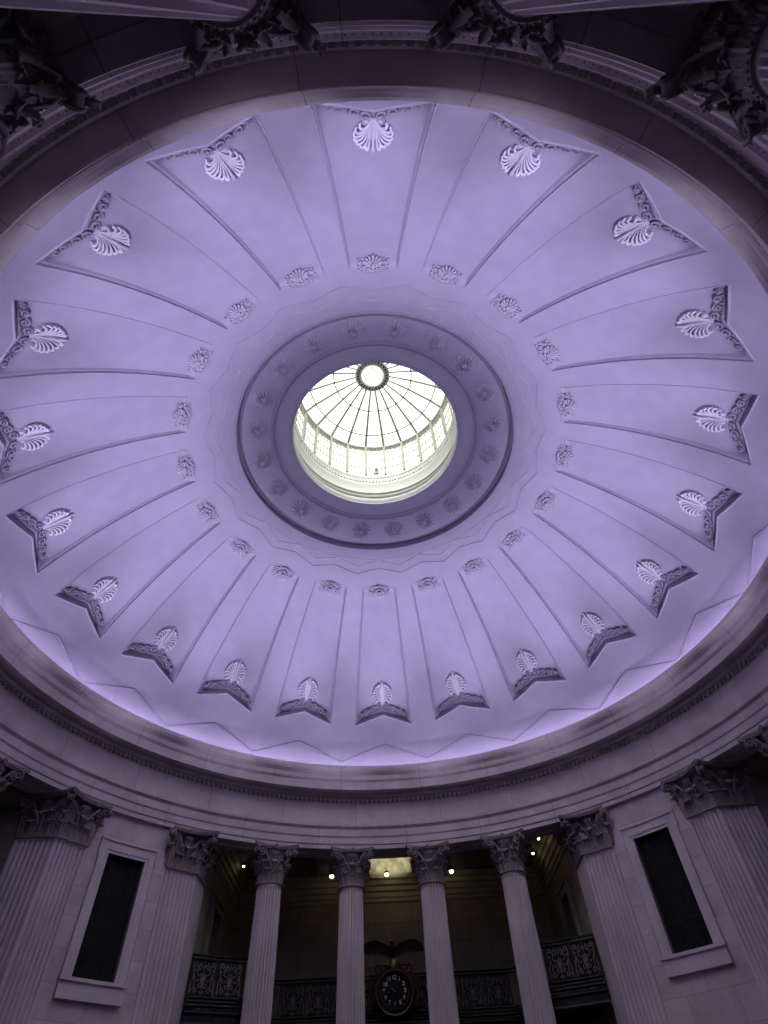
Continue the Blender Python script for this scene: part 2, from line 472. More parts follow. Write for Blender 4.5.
for k in range(20):
    kind = 0 if k % 2 == 0 else 1
    p, L = protos[kind]
    c = p if first[kind] else copy_tree(p); first[kind] = False
    az = PH0 + (k + .5) * SEC
    c.location = Matrix.Rotation(-az, 3, 'Z') @ L; c.rotation_euler.z = -az
    sd, n = ('right', k + 1) if k < 10 else ('left', 20 - k)
    sty = 'bullseye' if kind == 0 else 'star-centred'
    tag(c, 'round lavender %s rosette, %s %s of the bottom centre in the ring round the skylight' % (sty, ORD[n], sd), 'rosette', 'plaster rosettes round the skylight opening')

# ------------------------------------------------------------------ entablature (rotunda ring)
ent = MB()
EP = [(1.170, -.168), (1.170, -.2407), (1.135, -.2407), (1.133, -.2375), (1.112, -.2375), (1.110, -.2407), (1.0827, -.2407), (1.0827, -.2285), (1.0812, -.2275), (1.0790, -.2262), (1.0788, -.2060), (1.0770, -.2045),
      (1.0752, -.2020), (1.0748, -.1810), (1.0730, -.1785), (1.0700, -.1760), (1.0672, -.1735), (1.0668, -.1680), (1.0668, -.1665), (1.0740, -.1640),
      (1.0745, -.0985), (1.0735, -.0960), (1.0720, -.0930), (1.0690, -.0915), (1.0685, -.0770), (1.0625, -.0765), (1.0600, -.0740), (1.0580, -.0700), (1.0570, -.0655), (1.0215, -.0655), (1.0210, -.0680), (1.0190, -.0680),
      (1.0190, -.0400), (1.0165, -.0390), (1.0150, -.0360), (1.0130, -.0340), (1.0128, -.0190), (1.0110, -.0175), (1.0080, -.0150), (1.0060, -.0120), (1.0020, -.0100), (1.0000, -.0060), (.9975, -.0020), (.9975, .0075), (.9995, .0095), (1.004, .0095), (1.006, .004), (1.030, .001), (1.095, .0)]
NSEG = 288
cum = [0]
for i in range(1, len(EP)): cum.append(cum[-1] + sqrt((EP[i][0] - EP[i - 1][0]) ** 2 + (EP[i][1] - EP[i - 1][1]) ** 2))
ent.grid(lambda i, j: (EP[j][0] * sin(2 * pi * i / NSEG), EP[j][0] * cos(2 * pi * i / NSEG), EP[j][1]), NSEG + 1, len(EP),
         uvf=lambda i, j: (2 * pi * i / NSEG * 9.04 + .6 + (1.1 if EP[j][1] > -.166 else 0) + (.5 if EP[j][1] > -.09 else 0), EP[j][1] * S + 20 if EP[j][1] <= 1 else 0))
# the wooden-looking beaded strips
for i in range(400):
    a = 2 * pi * i / 400; c_, s_ = cos(a), sin(a)
    ent.box((1.0655 * s_, 1.0655 * c_, -.0845), (.0048, .0052, .0068), -a)
for i in range(300):
    a = 2 * pi * i / 300
    pass
for i in range(640):
    a = 2 * pi * i / 640
    ent.ball((1.0722 * sin(a), 1.0722 * cos(a), -.1772), .0017, 5, 3)
eo = ent.build('trim_2', MARBLE_BAND, smooth=30); tag(eo, 'grey marble entablature ring with dentils over the columns', kind='structure')
# cove lamp
cv = MB()
def P(i, j):
    a = 2 * pi * i / 120; th = 2 * pi * j / 8
    r = 1.016 + .003 * cos(th); return (r * sin(a), r * cos(a), .0095 + .003 * sin(th))
cv.grid(P, 120, 9, closeu=True, flip=True)
cr = empty('cove_light', V((0, 1.016, .0055))); tag(cr, 'violet light strip hidden in the cove behind the cornice lip at the dome foot', 'light strip')
cv.build('led_tube', LED, cr, (0, 1.016, .0055))
cb = MB()
cb.grid(lambda i, j: ([1.0095, 1.011, 1.021, 1.0225][j] * sin(2 * pi * i / 120), [1.0095, 1.011, 1.021, 1.0225][j] * cos(2 * pi * i / 120), [.0035, .0062, .0062, .0018][j]), 120, 4, closeu=True)
cb.build('channel', WHITE, cr, (0, 1.016, .0055))

# ------------------------------------------------------------------ Corinthian pieces (metres, raw)
def leaf_mesh(name, h, w, reach):
    m = MB(); nu, nv = 17, 22
    def P(i, j):
        s = j / (nv - 1); t = i / (nu - 1) * 2 - 1
        rc = .11 * h
        if s < .62:
            q = s / .62; up = q * .80 * h; out = reach * q ** 2 * .55
            slopeout = 0
        else:
            th = (s - .62) / .38 * radians(215)
            up = .80 * h + rc * sin(th); out = reach * .55 + rc * (1 - cos(th)) * 1.15
        env = .62 + .38 * sin(pi * min(s / .62, 1) * .5)
        if s > .55: env *= 1 - .55 * ((s - .55) / .45) ** 1.3
        lob = 1 - .30 * abs(sin(pi * 4.0 * s)) ** .0 * (abs(((s * 5.0) % 1) - .5) * 2) ** 2 * (abs(t) > .7)
        half = w * .5 * env * lob
        y = half * t
        dish = -.10 * w * (abs(t) ** 2) * (1 if s < .62 else .4) + .018 * w * cos(t * pi * 5)
        rib = .05 * w * max(0, 1 - abs(t) * 6)
        k = 1 if s < .62 else cos((s - .62) / .38 * radians(215))
        return (out + (dish + rib) * (k if s < .62 else max(k, -1)), y, up + (0 if s < .62 else (dish + rib) * sin((s - .62) / .38 * radians(215))))
    m.grid(P, nu, nv)
    o = len(m.v); n0 = len(m.f)
    th = .022
    # thickness: second skin behind, rim closed
    base = list(m.v)
    me = bpy.data.meshes.new(name); me.from_pydata(base, [], m.f); me.update()
    nr = [v.normal.copy() for v in me.vertices]
    bpy.data.meshes.remove(me)
    for v, n in zip(base, nr): m.v.append(tuple(Vector(v) + n * th))
    m.f += [tuple(i + o for i in f[::-1]) for f in m.f[:n0]]
    rim = [i for i in range(nu)] + [j * nu + nu - 1 for j in range(1, nv)] + [(nv - 1) * nu + i for i in range(nu - 2, -1, -1)] + [j * nu for j in range(nv - 2, 0, -1)]
    for a, b in zip(rim, rim[1:] + rim[:1]): m.f.append((a, a + o, b + o, b))
    return m
def mesh_only(m, name, mat, smooth=55):
    me = bpy.data.meshes.new(name); me.from_pydata([tuple(v) for v in m.v], [], m.f); me.materials.append(mat); me.update()
    for p in me.polygons: p.use_smooth = True
    me.set_sharp_from_angle(angle=radians(smooth)); return me
NECK = .351; CAPH = .99; ABT = .105
LEAF_LO = mesh_only(leaf_mesh('l', .37, .29, .10), 'acanthus_leaf', CAPITAL)
LEAF_HI = mesh_only(leaf_mesh('l', .60, .29, .10), 'tall_acanthus_leaf', CAPITAL)
def volute_mesh():
    m = MB(); pts = []
    for i in range(9):
        t = i / 8; pts.append((.02 + .24 * t ** 1.6, 0, .30 + .40 * t))
    cx, cz, r0 = .27, .655, .125
    sp_ = []
    for i in range(30):
        t = i / 29; r = r0 * (1 - t) + .015 * t; th = radians(150) - t * radians(540)
        sp_.append((cx + r * cos(th), 0, cz + r * sin(th)))
    path = pts[:-1] + sp_
    n = len(path)
    for off, f in ((-.07, 1), (.07, 1)):
        m.tube([(p[0], p[1] + off * (1 if i > 8 else i / 8), p[2]) for i, p in enumerate(path)], [.014 + .012 * min(1, i / 8) for i in range(n)], 6)
    # web between the two rims
    m.grid(lambda i, j: (path[j][0], (-.07 + .14 * i) * (min(j, 8) / 8), path[j][2]), 2, n)
    m.ball((cx, 0, cz), .03, 8, 5, (1, 3, 1))
    # sheath leaf under the scroll
    m.tube([(.03, 0, .28), (.08, 0, .40), (.15, 0, .47), (.22, 0, .49)], [.03, .05, .045, .01], 7, .5)
    return m
VOLUTE = mesh_only(volute_mesh(), 'corner_volute', CAPITAL)
def helix_mesh():
    m = MB()
    for sg in (-1, 1):
        pts = [(.02 + .01 * i, sg * (.17 - .012 * i ** 1.2), .34 + .045 * i) for i in range(7)]
        cy, cz, r0 = sg * .062, .66, .055
        for i in range(20):
            t = i / 19; r = r0 * (1 - t) + .01 * t; th = (radians(20) + t * radians(470))
            pts.append((.085 + .02 * t, cy + sg * r * cos(th), cz + r * sin(th)))
        m.tube(pts, [.012 + .008 * min(1, i / 8) for i in range(len(pts))], 6)
        m.ball((.11, cy, cz), .02, 7, 4)
    m.tube([(.05, 0, .40), (.075, 0, .55), (.10, 0, .70), (.13, 0, .80)], [.012, .016, .016, .012], 6)
    return m
HELIX = mesh_only(helix_mesh(), 'inner_helix', CAPITAL)
def facevol_mesh():
    m = MB()
    for sg in (-1, 1):
        cy, cz, r0 = .40, .655, .105
        pts = [(.03, .10, .30), (.05, .14, .40), (.08, .20, .52), (.10, .27, .63), (.115, .33, .735)]
        for i in range(30):
            t = i / 29; r = r0 * (1 - t) + .014 * t; th = radians(115) - t * radians(640)
            pts.append((.085 + .04 * t - .10 * (cy + r * cos(th) - .40), cy + r * cos(th), cz + r * sin(th)))
        pts = [(x, sg * y, z) for x, y, z in pts]
        m.tube(pts, [.018 + .012 * min(1, i / 6) - .010 * max(0, i - 6) / 29 for i in range(len(pts))], 7)
        m.ball((.125, sg * cy, cz), .03, 8, 5)
        m.tube([(.03, sg * .09, .20), (.06, sg * .12, .36), (.10, sg * .16, .44), (.16, sg * .20, .47), (.19, sg * .22, .43)], [.03, .045, .05, .035, .008], 7)
    return m
FACEVOL = mesh_only(facevol_mesh(), 'face_volute', CAPITAL)
def fleuron_mesh():
    m = MB()
    for q in range(6):
        a = 2 * pi * q / 6
        m.ball((.03, .045 * cos(a), .045 * sin(a)), .032, 7, 5, (.7, 1, 1))
    m.ball((.05, 0, 0), .024, 8, 5)
    m.tube([(-.06, 0, -.0), (.03, 0, 0)], [.04, .055], 8)
    return m
FLEURON = mesh_only(fleuron_mesh(), 'fleuron', CAPITAL)
def abacus_profile(m, ring, z0):
    """ring(offset) -> closed list of xy; stacked with a moulded edge"""
    lv = [(-.035, 0), (-.012, .03), (-.01, .045), (0, .055), (0, ABT)]
    rings = [[(x, y, z0 + z) for x, y in ring(o)] for o, z in lv]
    n = len(rings[0])
    for r in rings: m.v += r
    for j in range(len(lv) - 1):
        for i in range(n):
            m.f.append((j * n + i, j * n + (i + 1) % n, (j + 1) * n + (i + 1) % n, (j + 1) * n + i))
    m.f.append(tuple(range(n))[::-1]); m.f.append(tuple((len(lv) - 1) * n + i for i in range(n)))
HS = .672                                                # half span of the horns
def col_abacus():
    m = MB()
    def ring(o):
        h = HS + o; P_ = []
        for q in range(4):
            a = pi / 2 * q
            # side with normal (cos a, sin a), from one horn to the next
            for i in range(13):
                t = -1 + 2 * i / 12
                y = t * (h - .045); x = h - .045 * 1.0 - (.165) * (1 - t * t) + (.045 if abs(t) == 1 else .045 * abs(t) ** 6)
                P_.append((x * cos(a) - y * sin(a), x * sin(a) + y * cos(a)))
        return P_
    abacus_profile(m, ring, CAPH - ABT)
    for x, y in ring(-.004):
        pass
    R_ = ring(-.002); n_ = len(R_)
    for i in range(n_):
        a_ = Vector(R_[i]); b_ = Vector(R_[(i + 1) % n_]); k_ = max(1, int((b_ - a_).length / .045))
        for q in range(k_):
            p_ = a_.lerp(b_, q / k_); m.ball((p_.x, p_.y, CAPH - ABT + .050), .017, 5, 3)
    return m
def bell_mesh():
    m = MB()
    pr_ = [(.0, 0), (NECK + .045, 0), (NECK + .055, .025), (NECK + .045, .05), (NECK - .005, .055), (NECK - .01, .10), (NECK, .35), (NECK + .01, .6), (NECK + .03, .78), (NECK + .07, .86), (NECK + .07, .89), (0, .89)]
    m.grid(lambda i, j: (pr_[j][0] * cos(2 * pi * i / 32), pr_[j][0] * sin(2 * pi * i / 32), pr_[j][1]), 32, len(pr_), closeu=True)
    for i in range(40):
        a = 2 * pi * i / 40; m.ball(((NECK + .056) * cos(a), (NECK + .056) * sin(a), .026), .02, 5, 3)
    return m
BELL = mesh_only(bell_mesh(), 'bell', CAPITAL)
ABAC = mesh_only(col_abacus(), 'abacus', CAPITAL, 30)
ARCH_Z = -.2407
H_TOT = (ARCH_Z - FLOOR) * S                            # column height in metres
def shaft_mesh():
    m = MB(); NF, SF = 24, 9
    zb, zt = .42, H_TOT - CAPH
    rows = [(0, 1.10, 0), (.04, 1.04, 0), (.10, 1.0, 0), (.16, 1.0, .6), (.24, 1.0, 1)]
    L = zt - zb
    rows += [(L * q, None, 1) for q in (.2, .4, .6, .75, .88)] + [(L - .20, None, 1), (L - .12, None, .75), (L - .08, None, .3), (L - .06, None, 0), (L - .02, None, 0), (L, 1.03, 0)]
    def P(i, j):
        z, k, d = rows[j]; f = z / L
        R = .405 - (.405 - NECK) * (f ** 1.5)
        if k: R *= k
        a = 2 * pi * i / (NF * SF); q = (i % SF) / SF
        fl = 0 if q < .24 else sin(pi * (q - .24) / .76) ** .6
        R -= .078 * fl * d
        return (R * cos(a), R * sin(a), zb + z)
    m.grid(P, NF * SF, len(rows), closeu=True)
    return m
SHAFT = mesh_only(shaft_mesh(), 'shaft', MARBLE, 40)
def base_mesh():
    m = MB()
    m.box((0, 0, .06), (.56, .56, .06))
    pr_ = [(.50, .12), (.55, .15), (.56, .19), (.55, .23), (.50, .25), (.475, .27), (.465, .31), (.475, .33), (.505, .34), (.515, .37), (.505, .40), (.46, .42), (.30, .42)]
    m.grid(lambda i, j: (pr_[j][0] * cos(2 * pi * i / 40), pr_[j][0] * sin(2 * pi * i / 40), pr_[j][1]), 40, len(pr_), closeu=True)
    return m
BASE = mesh_only(base_mesh(), 'base', MARBLE, 40)
def add_column():
    r = empty('column', (0, 0, 0))
    place_part(SHAFT, 'shaft', r, (0, 0, 0)); place_part(BASE, 'base', r, (0, 0, 0))
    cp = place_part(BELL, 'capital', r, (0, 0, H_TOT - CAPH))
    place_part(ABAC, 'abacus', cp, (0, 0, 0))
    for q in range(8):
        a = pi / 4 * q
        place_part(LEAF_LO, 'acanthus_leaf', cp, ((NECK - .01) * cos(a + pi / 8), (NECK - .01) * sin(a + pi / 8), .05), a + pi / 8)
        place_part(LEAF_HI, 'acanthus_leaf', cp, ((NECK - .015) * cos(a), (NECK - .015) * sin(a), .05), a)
    for q in range(4):
        a = pi / 2 * q
        place_part(VOLUTE, 'volute', cp, ((NECK + .10) * cos(a + pi / 4), (NECK + .10) * sin(a + pi / 4), .14), a + pi / 4)
        place_part(HELIX, 'helix', cp, ((NECK + .0) * cos(a), (NECK + .0) * sin(a), .12), a)
        place_part(FACEVOL, 'face_volute', cp, ((NECK + .02) * cos(a), (NECK + .02) * sin(a), .10), a)
        place_part(FLEURON, 'fleuron', cp, ((HS - .165) * cos(a), (HS - .165) * sin(a), CAPH - ABT / 2), a)
    return r
col0 = add_column()
RC = 1.129
BAYS = [('north', 0), ('east', 90), ('south', 180), ('west', 270)]
bay_txt = {'north': 'of the lower clock bay', 'south': 'of the near bay overhead at the top of the photo', 'east': 'of the bay at the right edge', 'west': 'of the bay at the left edge'}
firstc = True
for bn, ba in BAYS:
    for i, da in enumerate((-20.64, -6.88, 6.88, 20.64)):
        az = radians(ba + da)
        c = col0 if firstc else copy_tree(col0); firstc = False
        c.location = (RC * S * sin(az), RC * S * cos(az), 0)
        c.rotation_euler.z = atan2(-cos(az), -sin(az))
        if bn == 'north': which = ['leftmost', 'second from left', 'second from right', 'rightmost'][i]
        elif bn == 'south': which = ['rightmost', 'centre right', 'centre left', 'leftmost'][i]
        elif bn == 'east': which = ['nearest the right window', 'second from the right window', 'third from the right window', 'farthest from the right window'][i]
        else: which = ['farthest from the left window', 'third from the left window', 'second from the left window', 'nearest the left window'][i]
        tag(c, 'fluted marble Corinthian column %s, %s' % (bay_txt[bn], which), 'column', 'fluted Corinthian columns of the rotunda')

# ------------------------------------------------------------------ piers (double faced pilasters)
def polar(r, azd): a = radians(azd); return Vector((r * sin(a), r * cos(a)))
P0 = polar(1.09, 38.43); P1 = Vector((.600, .912)); PR = Vector((.600, 1.022))
def fluted_face(m, A, B, n, z0, z1, fl=7, dep=.0065, plain=False):
    """A->B in plan units, n = outward normal; drawn in metres relative to pier origin"""
    if plain:
        m.add([(A.x, A.y, z0), (B.x, B.y, z0), (B.x, B.y, z1), (A.x, A.y, z1)], [(0, 1, 2, 3)]); return
    SF = 8; L = B - A; marg = .045; us = [0]; ds = [0]
    for k in range(fl):
        for q in range(SF + 1):
            x = marg + (1 - 2 * marg) * (k + .12 + .76 * q / SF) / fl; us.append(x); ds.append(sin(pi * q / SF) ** .7)
    us.append(1); ds.append(0)
    H = z1 - z0; rows = [(0, 0), (.02 * H, 0), (.022 * H, .6), (.03 * H, 1), (.985 * H, 1), (.991 * H, .6), (.994 * H, 0), (H, 0)]
    m.grid(lambda i, j: (A.x + L.x * us[i] - n.x * dep * ds[i] * rows[j][1], A.y + L.y * us[i] - n.y * dep * ds[i] * rows[j][1], z0 + rows[j][0]), len(us), len(rows))
NZ = ARCH_Z - CAPH / S
nf = Vector((P1.y - P0.y, -(P1.x - P0.x))); nf = -nf if nf.dot(P0) > 0 else nf; nf.normalize()
nr_ = Vector((-1, 0))
def make_pier(fluted_return):
    O = (P1.x, P1.y, FLOOR)
    r = empty('pilaster', V(O))
    m = MB()
    fluted_face(m, P0, P1, nf, FLOOR + .045, NZ, 7)
    fluted_face(m, P1, PR, nr_, FLOOR + .045, NZ, 7, plain=not fluted_return)
    bk = [Vector((P0.x, P0.y)), Vector((P0.x + .03, P0.y + .04)), Vector((.66, 1.022)), PR]
    for a, b in zip(bk, bk[1:]): fluted_face(m, a, b, nf, FLOOR + .045, NZ, plain=True)
    # joints seen as thin shadow gaps
    m.build('shaft', MARBLE, r, O, smooth=40)
    b = MB(); cc = [P0 + nf * .012 + (P0 - P1).normalized() * .010, P1 + nf * .012 + nr_ * .012, PR + nr_ * .012 + Vector((0, .01)), Vector((.67, 1.03)), Vector((P0.x + .04, P0.y + .03))]
    b.prism([tuple(x) for x in cc], FLOOR, FLOOR + .02); cc2 = [P0 + nf * .006, P1 + nf * .006 + nr_ * .006, PR + nr_ * .006, Vector((.665, 1.024)), Vector((P0.x + .03, P0.y + .03))]
    b.prism([tuple(x) for x in cc2], FLOOR + .02, FLOOR + .045)
    b.build('base', MARBLE, r, O, smooth=30)
    # capital: core block with astragal
    cp = MB()
    core = [P0, P1, PR, Vector((.68, 1.03)), Vector((P0.x + .03, P0.y + .04))]
    cp.prism([tuple(x) for x in core], NZ, ARCH_Z - .010)
    ag = [P0 + nf * .0055, P1 + nf * .0055 + nr_ * .004, PR + nr_ * .0055, Vector((.68, 1.024)), Vector((P0.x + .02, P0.y + .03))]
    cp.prism([tuple(x) for x in ag], NZ - .001, NZ + .005)
    for A, B, n in ((P0, P1, nf), (P1, PR, nr_)):
        for i in range(24):
            p = A.lerp(B, (i + .5) / 24) + n * .0058; cp.ball((p.x, p.y, NZ + .002), .0021, 5, 3)
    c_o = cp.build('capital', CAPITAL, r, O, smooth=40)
    Om = V(O)
    def put(me, name, p, n, z, sc_=None):
        w = V((p.x, p.y, NZ)) - Om
        return place_part(me, name, c_o, (w.x, w.y, w.z + z), atan2(n.y, n.x), sc_)
    dg = (nf + nr_).normalized()
    L1 = (P1 - P0); L2 = (PR - P1)
    for t in (.27, .73):
        put(LEAF_LO, 'acanthus_leaf', P0 + L1 * t - nf * .001, nf, .05, (1.1, 1.25, 1)); put(LEAF_LO, 'acanthus_leaf', P1 + L2 * t - nr_ * .001, nr_, .05, (1.1, 1.25, 1))
    put(LEAF_HI, 'acanthus_leaf', P0 + L1 * .5 - nf * .001, nf, .05); put(LEAF_HI, 'acanthus_leaf', P1 + L2 * .5 - nr_ * .001, nr_, .05)
    put(LEAF_HI, 'acanthus_leaf', P1, dg, .05); put(LEAF_LO, 'acanthus_leaf', P1 + dg * .001, dg, .05, (1, .8, .9))
    put(LEAF_HI, 'acanthus_leaf', P0, (nf * 1.2 + (P0 - P1).normalized() * .7).normalized(), .05); put(LEAF_HI, 'acanthus_leaf', PR, (nr_ * 1.2 + L2.normalized() * .6).normalized(), .05)
    put(VOLUTE, 'volute', P1 + dg * .004, dg, .14, (1.1, 1, 1)); put(VOLUTE, 'volute', P0 + nf * .002, (nf + (P0 - P1).normalized() * .55).normalized(), .14, (.9, 1, 1)); put(VOLUTE, 'volute', PR, (nr_ + L2.normalized() * .5).normalized(), .14, (.9, 1, 1))
    put(HELIX, 'helix', P0 + L1 * .5 + nf * .004, nf, .12, (1.1, .95, 1)); put(HELIX, 'helix', P1 + L2 * .5 + nr_ * .004, nr_, .12, (1.1, .95, 1))
    put(FACEVOL, 'face_volute', P0 + L1 * .5 + nf * .001, nf, .10, (1.2, 1, 1)); put(FACEVOL, 'face_volute', P1 + L2 * .5 + nr_ * .001, nr_, .10, (1.2, 1.1, 1))
    # abacus
    h0 = P0 + nf * .036 + (P0 - P1).normalized() * .018; h1 = P1 + nf * .036 + nr_ * .036; h1b = P1 + nf * .041 + nr_ * .030; h2 = PR + nr_ * .036 + Vector((0, .016))
    def arc(a, b, n, d):
        out = []
        for i in range(13):
            t = i / 12; out.append(a.lerp(b, t) - n * (d * 4 * t * (1 - t)))
        return out
    am = MB()
    def ring(o):
        o /= S
        a0 = h0 + nf * o; a1 = h1b + nf * o; a2 = h1 + nr_ * o; a3 = h2 + nr_ * o
        pts = arc(a0, a1, nf, .018) + arc(a2, a3, nr_, .018) + [Vector((.66, 1.04)), P0 + Vector((.02, .06))]
        return [((p.x * S) - P1.x * S, (p.y * S) - P1.y * S) for p in pts]
    abacus_profile(am, ring, CAPH - ABT)
    ao = am.build('abacus', CAPITAL, c_o, (0, 0, 0), smooth=30, raw=True)
    ao.location = (0, 0, (NZ - FLOOR) * S)
    put(FLEURON, 'fleuron', P0.lerp(h0, .0) + L1 * .5 + nf * .022, nf, CAPH - ABT / 2); put(FLEURON, 'fleuron', P1 + L2 * .5 + nr_ * .022, nr_, CAPH - ABT / 2)
    return r
def mirror_tree(o):
    c = copy_tree(o); return c
pn = make_pier(False); pf = make_pier(True)
# proto stands at the right end of the clock bay; mirrored ones get a negative x scale
OP = V((P1.x, P1.y, FLOOR))
def place_pier(proto, az, mirror, used):
    c = proto if not used else copy_tree(proto)
    p = Vector((-OP.x if mirror else OP.x, OP.y, OP.z)); p = Matrix.Rotation(-az, 3, 'Z') @ p
    c.location = p; c.rotation_euler.z = -az
    c.scale = (-1 if mirror else 1, 1, 1)
    return c
u1 = u2 = False
for bn, ba in BAYS:
    for mir in (False, True):
        az = radians(ba)
        if bn in ('north', 'south'): c = place_pier(pn, az, mir, u1); u1 = True
        else: c = place_pier(pf, az, mir, u2); u2 = True
        right = {('north', False): 'at the right end of the clock bay, left of the right window', ('north', True): 'at the left end of the clock bay, right of the left window',
                 ('south', False): 'at the left end of the near bay overhead', ('south', True): 'at the right end of the near bay overhead',
                 ('east', False): 'of the right-edge bay, on its end towards the viewer', ('east', True): 'right of the right window, fluted on two faces',
                 ('west', False): 'left of the left window, fluted on two faces', ('west', True): 'of the left-edge bay, on its end towards the viewer'}[(bn, mir)]
        tag(c, 'fluted marble pilaster ' + right, 'pilaster', 'fluted pilasters at the bay ends')

# ------------------------------------------------------------------ diagonal walls with windows
RW = 1.097
def cyl_box(m, a0, a1, z0, z1, d0, d1, n=6, az0=0, uvs=True):
    """box bent round the axis: a in radians, d inward(-)/outward(+) from RW"""
    def pt(a, z, d): r = RW + d; return (r * sin(a + az0), r * cos(a + az0), z)
    o = len(m.v)
    for z in (z0, z1):
        for d in (d0, d1):
            for i in range(n + 1):
                a = a0 + (a1 - a0) * i / n
                m.v.append(pt(a, z, d)); m.uv[len(m.v) - 1] = (a * RW * S + 50, z * S + 30)
    k = n + 1
    f00, f01, f10, f11 = o, o + k, o + 2 * k, o + 3 * k
    for i in range(n):
        m.f.append((f00 + i, f00 + i + 1, f10 + i + 1, f10 + i)); m.f.append((f01 + i + 1, f01 + i, f11 + i, f11 + i + 1))
        m.f.append((f00 + i + 1, f00 + i, f01 + i, f01 + i + 1)); m.f.append((f10 + i, f10 + i + 1, f11 + i + 1, f11 + i))
    m.f.append((f00, f10, f11, f01)); m.f.append((f00 + n, f01 + n, f11 + n, f10 + n))
WT, WB_ = -.3465, -.6325
HW = radians(3.0)
dn = [('northeast', 45, 'the window right of the clock bay'), ('southeast', 135, 'the window of the diagonal wall behind right'), ('southwest', 225, 'the window of the diagonal wall behind left'), ('northwest', 315, 'the window left of the clock bay')]
def add_window(parent_name, az):
    w = empty(parent_name, V((RW * sin(az), RW * cos(az), WB_)), -az)
    O = (0, RW, WB_)
    f = MB()
    ow, fw = radians(4.45), radians(4.6)
    T = -.316
    for sg in (-1, 1):
        cyl_box(f, sg * HW, sg * (HW + radians(.42)), WB_, WT, -.004, .02, 2)
        cyl_box(f, sg * (HW + radians(.42)), sg * ow, WB_, T, -.0065, .0, 2)
        cyl_box(f, sg * ow, sg * (ow + radians(.14)), WB_, T - .035, -.010, .0, 2)
        cyl_box(f, sg * ow, sg * (ow + radians(.32)), T - .035, T, -.010, .0, 2)
        cyl_box(f, sg * (ow + radians(.18)), sg * (ow + radians(.34)), T - .040, T - .035, -.010, 0, 2)
    cyl_box(f, -HW - radians(.42), HW + radians(.42), WT, WT + .008, -.004, .02, 6)
    cyl_box(f, -ow, ow, WT + .008, T, -.0065, 0, 6)
    cyl_box(f, -ow - radians(.32), ow + radians(.32), T, T + .006, -.011, 0, 6)
    f.build('window_frame', MARBLE, w, O, smooth=30)
    s_ = MB()
    cyl_box(s_, -fw - radians(.15), fw + radians(.15), -.6400, WB_, -.016, .02, 6)
    cyl_box(s_, -fw, fw, -.6750, -.6400, -.011, .0, 6)
    s_.build('window_sill', MARBLE, w, O, smooth=30)
    p = MB(); cyl_box(p, -HW, HW, WB_, WT, .022, .026, 4); p.build('pane', DARK, w, O)
    g = MB()
    def q(u, z, d=.012): a = u; r = RW + d; return (r * sin(a), r * cos(a), z)
    for u in (-HW * .97, 0, HW * .97): g.tube([q(u, WB_), q(u, WT)], .0012, 6)
    for u in (-HW * .5, HW * .5): g.tube([q(u, WB_), q(u, WT)], .0007, 6)
    n = 4
    for j in range(n + 1): 
        z = WB_ + (WT - WB_) * (j / n); g.tube([q(-HW, z), q(0, z), q(HW, z)], .0012, 6)
    for j in range(n):
        zc = WB_ + (WT - WB_) * ((j + .5) / n); hh = (WT - WB_) / n / 2
        for sx in (-1, 1):
            cu = sx * HW * .5
            for sy in (-1, 1):
                for ss in (-1, 1):
                    pts = []
                    for i in range(16):
                        t = i / 15; r = .0095 * (1 - t) + .0018 * t; th = pi / 2 * sy + ss * t * 2.4 * pi * .5 * 1.6
                        pts.append(q(cu + ss * .010 / RW + r * cos(th) / RW * ss, zc + sy * hh * .45 + r * sin(th)))
                    g.tube(pts, .0010, 5)
                if j in (0, 3): g.ball(q(cu, zc + sy * hh * .1), .004, 6, 5, (1, .6, 1.8))
            g.tube([q(cu, zc - hh * .9), q(cu + .006, zc), q(cu, zc + hh * .9)], .0009, 5); g.tube([q(cu, zc - hh * .9), q(cu - .006, zc), q(cu, zc + hh * .9)], .0009, 5)
    g.build('grille', IRON, w, O, smooth=50)
    return w
win0 = None
for i, (nm, azd, txt) in enumerate(dn):
    az = radians(azd); m = MB(); a1 = radians(7.2)
    cyl_box(m, -a1, -HW, FLOOR, ARCH_Z + .01, 0, .05, 4, az); cyl_box(m, HW, a1, FLOOR, ARCH_Z + .01, 0, .05, 4, az)
    cyl_box(m, -HW, HW, FLOOR, WB_, 0, .05, 4, az); cyl_box(m, -HW, HW, WT, ARCH_Z + .01, 0, .05, 4, az)
    tag(m.build('wall_' + nm, MARBLE_WALL, smooth=30), 'curved marble ashlar wall around ' + txt, kind='structure')
    if win0 is None: win0 = w = add_window('window_1', 0)
    else: w = copy_tree(win0); w.name = 'window_%d' % (i + 1)
    w.location = V((RW * sin(az), RW * cos(az), WB_)); w.rotation_euler.z = -az
    tag(w, 'tall dark grilled window in marble frame, ' + txt, kind='structure')

m = MB()
RP_ = [(1.78, -.07), (1.28, -.05), (1.24, .02)] + [((RHO + .05) * sin(radians(70 - 55 * j / 14)), ZC + (RHO + .05) * cos(radians(70 - 55 * j / 14)) + .01) for j in range(15)] + [(.318, .70), (.318, .86)]  # added unseen shell that stops sky light leaking through the dome seams
m.revolve(RP_, 96)
tag(m.build('added_sky_shell', CEILB), 'added unseen shell over the dome shutting out sky light', kind='structure')
